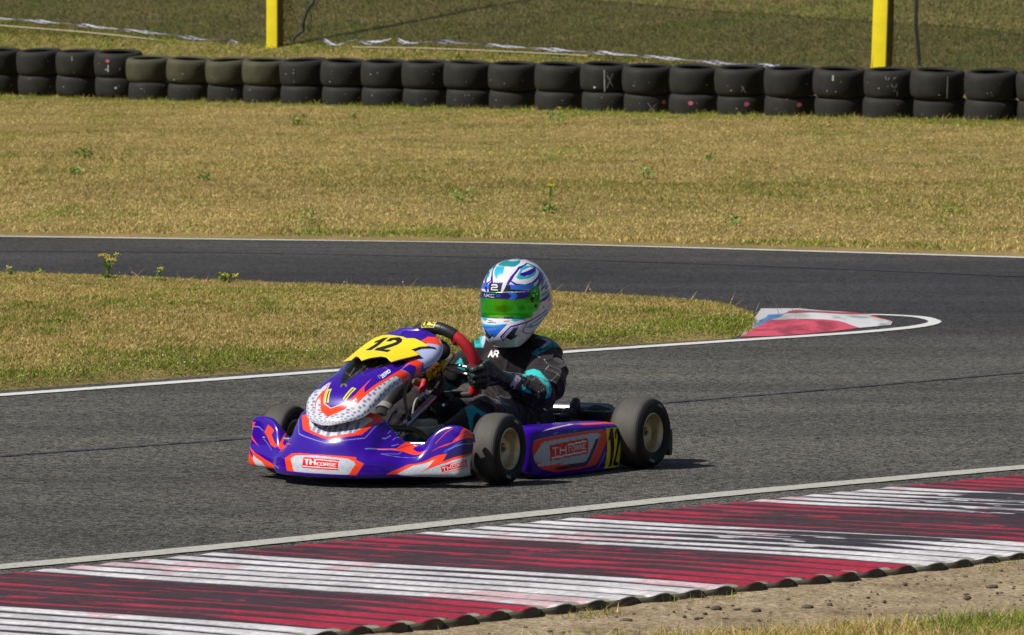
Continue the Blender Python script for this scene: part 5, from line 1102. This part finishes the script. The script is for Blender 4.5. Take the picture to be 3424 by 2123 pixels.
# rear: axle, sprocket guard, silencer, bumper, engine
MB().tube([(-.965, -.50, .1365), (-.965, .50, .1365)], .015, n=16).build('rear_axle', M_STL, KART)
MB().lathe([(-.004, .02), (-.004, .085), (.004, .085), (.004, .02), (-.004, .02)], 48, c=(-.965, .20, .1365)).build('brake_disc', M_STL, KART)
MB().box((-.90, .20, .165), (.08, .05, .07)).build('brake_caliper', M_BLK, KART, bevel=.008)
MB().lathe([(-.003, .02), (-.003, .105), (.003, .105), (.003, .02), (-.003, .02)], 60, c=(-.965, -.12, .1365)).build('sprocket', M_STL, KART)
sil = MB().lathe([(-.30, .0005), (-.30, .030), (-.285, .0365), (.27, .0365), (.285, .030), (.30, .014), (.30, .0005)], 40, c=(-1.10, .03, .196)).build('silencer', mat('burnt_steel', (.27, .24, .25), .34, metal=.9, var=.35, vscale=14), KART)
MB().tube([(-1.09, .16, .235), (-1.06, .17, .215), (-1.06, .17, .16)], [.018, .02, .018], n=14, sub=3).build('silencer_bracket', M_BLK, sil)
MB().box((-.99, .33, .178), (.10, .11, .07)).tube([(-.97, .27, .19), (-1.0, .30, .215), (-1.02, .36, .20)], .018, n=12, sub=4).build('chain_guard', M_BLK, KART, bevel=.012)
en = MB(); en.box((-.62, -.27, .14), (.20, .15, .16)); 
for k in range(7): en.box((-.62, -.27, .225+.012*k), (.15, .14, .006))
en.box((-.62, -.27, .32), (.12, .10, .02)); en.build('engine', mat('engine_alloy', (.20, .20, .20), .45, metal=.7), KART, bevel=.004)
MB().tube([(-.72, -.27, .24), (-.80, -.30, .25), (-.84, -.33, .25)], [.02, .045, .05], n=20, sub=3).build('air_filter', M_BLK, KART)
bm_ = MB()
P = np.array([(-1.14, -.555, .088), (-1.165, -.50, .088), (-1.18, -.30, .09), (-1.18, .30, .09), (-1.165, .50, .088), (-1.14, .555, .088)]); P = crm(6, 60) @ P
V = []
for p in P:
    for du, dw in [(-.010, -.050), (.010, -.050), (.014, -.03), (.014, .03), (.010, .050), (-.010, .050), (-.014, .03), (-.014, -.03)]: V.append(p+np.array([du, 0, dw]))
bm_.add(V, [(i*8+k, i*8+(k+1) % 8, (i+1)*8+(k+1) % 8, (i+1)*8+k) for i in range(59) for k in range(8)]+[tuple(range(7, -1, -1)), tuple(range(59*8, 60*8))]); bm_.build('rear_bumper', M_BLK, KART)
MB().tube([(-.98, -.28, .055), (-1.10, -.25, .09), (-1.20, -.2, .11)], .012, n=8, sub=3).tube([(-.98, .28, .055), (-1.10, .25, .09), (-1.20, .2, .11)], .012, n=8, sub=3).build('bumper_stay', M_FRM, KART)
MB().tube([(-.30, .30, .05), (-.30, .42, .06)], .010).tube([(-.72, .30, .05), (-.72, .42, .06)], .010).build('pod_stay', M_FRM, KART)
# ======================================================================= the driver
M_SUIT = colmat('race_suit_cloth', .85, spec=.15, bump=.30, bscale=260, var=.16, vscale=22, sheen=.25)
DRV = empty('person', tuple(KO+KF*-.85+KL*.05), math.atan2(KF[1], KF[0])); tag(DRV, 'person in black and teal race suit, painted helmet and mirrored green visor, steering the kart', 'person')
PO = np.array([-.85, .05, 0.])    # everything below is in kart axes, shifted to the person's base
def sh(V): return np.asarray(V)-PO
B = MB()
J = dict(pel=(-.86, .05, .155), bel=(-.83, .05, .26), ch=(-.815, .048, .365), nk=(-.80, .06, .455), hd=(-.79, .07, .60),
         sn=(-.842, .172, .428), en=(-.655, .262, .292), wn=(-.535, .205, .340), hn=(-.49, .185, .36), sf=(-.815, -.080, .432), ef=(-.660, -.205, .315), wf=(-.50, -.165, .375), hf=(-.44, -.165, .42),
         ln=(-.80, .14, .165), kn=(-.335, .205, .235), an=(-.02, .165, .115), tn=(.10, .155, .150), lf=(-.80, -.04, .165), kf=(-.36, -.120, .262), af=(-.04, -.115, .115), tf=(.08, -.11, .15))
def cap(a, ra, b, rb): B.capsule(J[a], ra, J[b], rb, n=20)
B.ellipsoid((-.83, .05, .205), (.105, .145, .110)); B.ellipsoid((-.81, .05, .30), (.100, .145, .125)); B.ellipsoid((-.80, .05, .390), (.092, .150, .085))
cap('pel', .105, 'bel', .110); cap('bel', .112, 'ch', .105); cap('ch', .085, 'nk', .062); B.capsule(J['nk'], .060, J['hd'], .070)
B.capsule((-.845, .165, .436), .064, (-.815, .06, .470), .058); B.capsule((-.815, -.070, .440), .064, (-.805, .05, .455), .062)
cap('sn', .070, 'en', .060); cap('en', .060, 'wn', .043); cap('wn', .042, 'hn', .032)
cap('sf', .068, 'ef', .056); cap('ef', .056, 'wf', .041); cap('wf', .040, 'hf', .032)
B.capsule((-.80, .23, .37), .062, (-.72, .262, .32), .066)
cap('ln', .095, 'kn', .066); cap('kn', .064, 'an', .047); cap('lf', .095, 'kf', .066); cap('kf', .064, 'af', .047)
cap('an', .045, 'tn', .030); cap('af', .045, 'tf', .030)
B.ellipsoid((-.70, .05, .215), (.10, .13, .055))   # bunched lap of the suit
V, Fc, NN = B.remesh(.0042, 10)
# folds: stretched, warped ridges that gather at elbows, waist and knees
def folds(P, ax, c, rad, amp, fq, seed):
    d = np.linalg.norm(P-np.array(c), axis=1); w = np.exp(-(d/rad)**2); t = P @ np.array(ax)
    wq = fbm(P*9+seed, 3)*2.2; return w*amp*.80*(1-np.abs(np.sin(t*fq+wq*3.1)))**2.0
D_ = .0042*(fbm(V*np.array([13, 13, 9]), 3)-.5)*2+.003*(fbm(V*34, 3)-.5)*2
for ax, c, rad, amp, fq, sd in [((.8, .4, -.5), J['en'], .10, .016, 62, 1), ((.85, .2, .3), (-.60, .24, .31), .075, .010, 70, 2), ((.2, .4, -1), (-.83, .20, .39), .095, .013, 52, 3), ((0, .6, 1), (-.73, .05, .25), .13, .017, 58, 4),
                             ((.3, 1, .3), (-.73, .06, .36), .12, .012, 40, 5), ((1, .1, 0), J['kn'], .10, .010, 55, 6), ((1, 0, .3), (-.60, .17, .22), .12, .012, 45, 7), ((.8, -.5, -.3), J['ef'], .10, .012, 60, 8), ((0, .2, 1), (-.80, .06, .46), .07, .005, 90, 9)]:
    D_ += folds(V, ax, c, rad, amp, fq, sd)
V = V+NN*(D_-.004)[:, None]
me_n = NN
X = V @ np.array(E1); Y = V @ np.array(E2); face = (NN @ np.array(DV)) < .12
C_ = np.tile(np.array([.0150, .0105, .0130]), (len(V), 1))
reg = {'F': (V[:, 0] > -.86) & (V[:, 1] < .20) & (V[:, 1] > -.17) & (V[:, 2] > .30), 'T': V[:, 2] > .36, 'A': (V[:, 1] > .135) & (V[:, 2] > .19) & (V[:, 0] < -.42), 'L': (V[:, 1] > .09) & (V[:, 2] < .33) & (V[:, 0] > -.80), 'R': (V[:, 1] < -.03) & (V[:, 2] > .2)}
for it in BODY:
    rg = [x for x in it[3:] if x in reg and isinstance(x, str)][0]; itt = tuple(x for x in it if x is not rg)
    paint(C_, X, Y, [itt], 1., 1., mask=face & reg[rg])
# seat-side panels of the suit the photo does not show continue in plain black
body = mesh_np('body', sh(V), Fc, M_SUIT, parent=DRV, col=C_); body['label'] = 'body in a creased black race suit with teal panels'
# boots
M_BOOT = mat('black_boot', (.02, .02, .022), .5, bump=.15)
for a, t in (('an', 'tn'), ('af', 'tf')):
    b = MB(); p, q = np.array(J[a]), np.array(J[t]); b.capsule(p+(.0, 0, .0), .050, p+(.03, 0, -.03), .046); b.capsule(p+(.02, 0, -.02), .042, q, .034); b.capsule(p+(-.01, 0, -.045), .03, p+(.04, 0, -.04), .03)
    v_, f_, n_ = b.remesh(.006, 3); mesh_np('boot', sh(v_), f_, M_BOOT, parent=DRV)
# gloves: palm, four unequal fingers closed round the rim, thumb, cuff
M_GLOVE = colmat('race_glove', .42, spec=.5, bump=.2, bscale=300, coat=.15, var=.25)
def glove(phi, side, wrist, elbow):
    g = MB(); ph = math.radians(phi)*side
    R0 = lambda d: rimp(ph+d*side, .160)
    out = lambda d: SL*math.sin(ph+d*side)+SU*math.cos(ph+d*side)
    W = np.array(wrist); E = np.array(elbow)
    kn = []
    for i, (d, ln) in enumerate([(-.215, 1.0), (-.075, 1.10), (.062, 1.04), (.190, .84)]):
        c = R0(d); o = out(d); r = .0138*(1. if i in (0, 1, 2) else .9)
        k0 = c+o*.036-SN*.022; k1 = c+o*(.031+.006*ln)+SN*.012*ln; k2 = c+o*.010+SN*(.031*ln+.006); k3 = c-o*.016*ln+SN*.024; k4 = c-o*.027+SN*.004
        kn.append(k0); g.capsule(k0, r*1.15, k1, r*1.08, 14); g.capsule(k1, r*1.10, k2, r, 14); g.capsule(k2, r*1.03, k3, r*.95, 14); g.capsule(k3, r*.95, k4, r*.8, 14)
        g.ellipsoid(k1, (r*1.28, r*1.28, r*1.28), n=12)
    pc = sum(kn)/4
    for k in kn: g.capsule(k, .0175, pc*.45+W*.55, .026, 14)
    g.capsule(pc, .026, W, .032, 16)
    t0 = pc*.6+W*.4-out(0)*.012; t1 = R0(-.22)-SN*.028-out(0)*.006; t2 = R0(-.36)-SN*.020-out(-.3)*.012; t3 = R0(-.46)-out(-.4)*.019-SN*.004
    g.capsule(t0, .020, t1, .0155, 14); g.capsule(t1, .0155, t2, .0135, 14); g.capsule(t2, .0135, t3, .0115, 14)
    d = (E-W)/np.linalg.norm(E-W); g.capsule(W-d*.006, .0385, W+d*.050, .0465, 22)
    v_, f_, n_ = g.remesh(.0026, 2)
    v_ = v_+n_*(.0016*(fbm(v_*70, 3)-.5)*2)[:, None]
    c = np.tile(np.array([.010, .011, .012]), (len(v_), 1))
    # light seams along the fingers, reflective wrist tab, teal panels on the back of the hand
    fl = fbm(v_*55+9, 2)
    c[(np.abs(fl-.5) < .010) & (n_ @ np.array(DV) < .2)] = (.20, .20, .17)
    c[fbm(v_*30+3, 2) > .66] = (.012, .055, .050)
    s_ = (v_-W) @ d; c[np.abs(s_-.044) < .0012] = (.05, .22, .17); c[np.abs(s_+.004) < .0012] = (.14, .22, .20)
    if side > 0:
        e1 = v_ @ np.array(E1); e2 = v_ @ np.array(E2); cx = (W+d*.026); X0 = float(cx@np.array(E1)); Y0 = float(cx@np.array(E2))
        paint(c, e1, e2, [('text', 'lilac', [(X0-.024, Y0-.002), (X0+.004, Y0+.036), (X0+.016, Y0+.026), (X0-.010, Y0-.016)], 'SPARCO', .13)], mask=(n_@np.array(DV)) < .1)
    return mesh_np('glove', sh(v_), f_, M_GLOVE, parent=DRV, col=c)
gl = glove(100, 1, J['wn'], J['en']); gl['label'] = 'near gloved hand gripping the red grip'
glove(72, -1, J['wf'], J['ef'])
# helmet ------------------------------------------------------------------------------------------
M_HELM = colmat('helmet_lacquer', .25, coat=1., var=.03, coatr=.03)
GH = helmet_grid(420, 760); st = st_coords(420, 760); Xh, Yh = st[..., 0].ravel(), st[..., 1].ravel()
Ch = np.tile(np.array([.72, .71, .76]), (Xh.size, 1)); SXH, SYH = .46, .86
mir = [((k, c_, [(x, 1-y) for x, y in p])+tuple(r)) for k, c_, p, *r in DEC['helmet'] if k != 'text' and min(y for x, y in p) > .52]
paint(Ch, Xh, Yh, mir, SXH, SYH); paint(Ch, Xh, Yh, DEC['helmet'], SXH, SYH)
# back of the shell: the flames run on round it
az = (Yh-.5)*2*math.pi; bk = np.abs(az) > 2.0; wv = np.sin(Xh*26+np.cos(az)*3+1.2*fbm(np.stack([Xh*5, az, 0*az], -1), 2)*2)
Ch[bk & (wv > .62)] = PAL['purple']; Ch[bk & (wv < -.72)] = PAL['cyan']
Ch[Xh > .972] = (.012, .012, .014)
ng = gnorm(GH); cen = GH.reshape(-1, 3).mean(0); flh = ((GH-cen)*ng).sum() < 0
Fq = grid_faces(420, 760);
if flh: Fq = Fq[:, ::-1]
V_, F_, C2 = solid(sh(GH.reshape(-1, 3)), Fq, .006, Ch)
HEL = mesh_np('helmet', V_, F_, M_HELM, parent=DRV, col=C2); HEL['label'] = 'white helmet painted with purple and cyan swooshes'
vs = DEC['visor'][0][2]; vm_ = [(x, 1-y) for x, y in vs]
GV = helmet_grid(420, 760, .0045)
gx = (Yh-.5)*2*math.pi; gk = np.array([-1.5, -.98, -.86, -.72, -.56, -.25, .05, .30, .60, 1.5]); gc = np.array([[.02, .02, .10], [.02, .02, .12], [.01, .10, .26], [.01, .45, .16], [.02, .80, .02], [.10, .82, .01], [.20, .76, .01], [.08, .62, .01], [.02, .54, .02], [.01, .40, .01]])
Cv = np.stack([np.interp(gx, gk, gc[:, c]) for c in range(3)], -1)
mirv = [((k, c_, [(x, 1-y) for x, y in p])+tuple(r)) for k, c_, p, *r in DEC['visor'][1:] if k != 'text' and min(y for x, y in p) > .5]
paint(Cv, Xh, Yh, mirv, SXH, SYH); paint(Cv, Xh, Yh, DEC['visor'][1:], SXH, SYH)
ins = inpoly(Xh, Yh, vs) | inpoly(Xh, Yh, vm_); vx = [p[0] for p in vs if abs(p[1]-.5) < .09]
ins |= (np.abs(Yh-.5) < .06) & (Xh > min(vx)) & (Xh < max(vx))
Fq2 = Fq[ins[Fq].all(1)]; V_, F_, C2 = solid(sh(GV.reshape(-1, 3)), Fq2, .0035, Cv)
# mirrored film: metallic where green, plain plastic where printed
m, N, K, b = newmat('mirror_visor'); at = N.new('ShaderNodeAttribute'); at.attribute_name = 'Col'; sc = N.new('ShaderNodeSeparateColor'); K.new(at.outputs['Color'], sc.inputs[0])
tc = N.new('ShaderNodeTexCoord')
g0 = N.new('ShaderNodeMath'); g0.operation = 'MULTIPLY_ADD'; g0.inputs[1].default_value = -1.6; K.new(sc.outputs[2], g0.inputs[0]); K.new(sc.outputs[1], g0.inputs[2]); g1 = N.new('ShaderNodeMath'); g1.operation = 'GREATER_THAN'; g1.inputs[1].default_value = .02; K.new(g0.outputs[0], g1.inputs[0])
g2 = N.new('ShaderNodeMath'); g2.operation = 'LESS_THAN'; g2.inputs[1].default_value = .5; K.new(sc.outputs[0], g2.inputs[0]); g3 = N.new('ShaderNodeMath'); g3.operation = 'MULTIPLY'; K.new(g1.outputs[0], g3.inputs[0]); K.new(g2.outputs[0], g3.inputs[1])
K.new(at.outputs['Color'], b.inputs['Base Color']); g4 = N.new('ShaderNodeMath'); g4.operation = 'MULTIPLY'; g4.inputs[1].default_value = .82; K.new(g3.outputs[0], g4.inputs[0]); K.new(g4.outputs[0], b.inputs['Metallic']); b.inputs['Roughness'].default_value = .20; b.inputs['Coat Weight'].default_value = .6; b.inputs['Coat Roughness'].default_value = .03
VIS = mesh_np('visor', V_, F_, m, parent=HEL, col=C2)
# visor pivots and screws
def hp(x, y, off=.0): g_ = helmet_grid(200, 360, off); return g_[int(x*199), int(y*359)]
for t in DEC['visor']:
    if t[0] == 'dot':
        for yy in (t[2][0][1], 1-t[2][0][1]):
            p = hp(t[2][0][0], yy, .003); q = hp(t[2][0][0], yy, .008); r = t[3]
            MB().tube([sh(p), sh(q), sh(q)+(sh(q)-sh(p))*.12], [r, r, r*.55], n=20).build('visor_pivot' if r > .008 else 'screw', {'black': M_BLK, 'white': M_SPT, 'blue': M_CHR, 'grey': M_STL}[t[1]], VIS)
# raised chin vents and crown spoiler
for x, y, r in [(t[2][0][0], t[2][0][1], t[3]) for t in DEC['helmet'] if t[0] == 'dot']:
    p = sh(hp(x, y, .0)); q = sh(hp(x, y, .003)); MB().tube([p, q], r, n=14).build('vent_screw', M_BLK, HEL)
GL = helmet_grid(420, 760, .004); lip = (Xh > .955); V_, F_, _ = solid(sh(GL.reshape(-1, 3)), Fq[lip[Fq].all(1)], .008); mesh_np('neck_trim', V_, F_, M_BLKR, parent=HEL)
# ======================================================================= light, sky, camera
sun_to = np.array([-.92, -.40]); sun_to /= np.linalg.norm(sun_to); EL = math.radians(47)
sdir = Vector((sun_to[0]*math.cos(EL), sun_to[1]*math.cos(EL), math.sin(EL)))
L_ = bpy.data.lights.new('sun', 'SUN'); L_.energy = 5.0; L_.angle = math.radians(.5); L_.color = (1., .955, .88)
lo = bpy.data.objects.new('sun', L_); COL.objects.link(lo); lo.rotation_euler = sdir.to_track_quat('Z', 'Y').to_euler()
# invented ring of trees out of view, added to dim reflections and sky fill
aa = np.radians(np.linspace(128, 412, 500)); hh = np.linspace(0, 1, 26); AA, HH = np.meshgrid(aa, hh, indexing='ij')
rr_ = 78+10*HH+7*(fbm(np.stack([AA*14, HH*3, 0*AA], -1), 5)-.5)+3*(fbm(np.stack([AA*60, HH*12, 0*AA], -1), 3)-.5)
WV = np.stack([rr_*np.cos(AA), 22+rr_*np.sin(AA), -.5+HH*(15+7*(fbm(np.stack([AA*22, 0*AA, 0*AA+3], -1), 4)-.5))], -1)
V_, F_, _ = solid(WV.reshape(-1, 3), grid_faces(500, 26), -4.); tag(mesh_np('horizon_blocker', V_, F_, mat('blocker_foliage', (.045, .060, .016), .9, var=.6, vscale=.5, bump=.5, bscale=4)), kind='stuff')
w = bpy.data.worlds.new('World'); SC.world = w; w.use_nodes = True; WN, WK = w.node_tree.nodes, w.node_tree.links
sky = WN.new('ShaderNodeTexSky'); sky.sky_type = 'NISHITA'; sky.sun_disc = False; sky.sun_elevation = EL; sky.sun_rotation = math.atan2(sdir.x, sdir.y); sky.air_density = 1.2; sky.dust_density = 1.2
WK.new(sky.outputs[0], WN['Background'].inputs['Color']); WN['Background'].inputs['Strength'].default_value = .050
cam = bpy.data.cameras.new('camera'); co = bpy.data.objects.new('camera', cam); COL.objects.link(co); SC.camera = co
co.location = (0, 0, HCAM); co.rotation_euler = (math.pi/2-PITCH, 0, 0)
cam.sensor_width = 36; cam.lens = 36*FPX/2439; cam.clip_end = 2000; cam.clip_start = .5
cam.dof.use_dof = True; cam.dof.focus_distance = 24.6; cam.dof.aperture_fstop = 22.0
SC.view_settings.view_transform = 'Standard'; SC.view_settings.look = 'None'; SC.view_settings.gamma = 1; SC.view_settings.exposure = .06
SC.render.engine = 'CYCLES'; SC.cycles.max_bounces = 6; SC.cycles.transparent_max_bounces = 8; SC.cycles.use_denoising = True
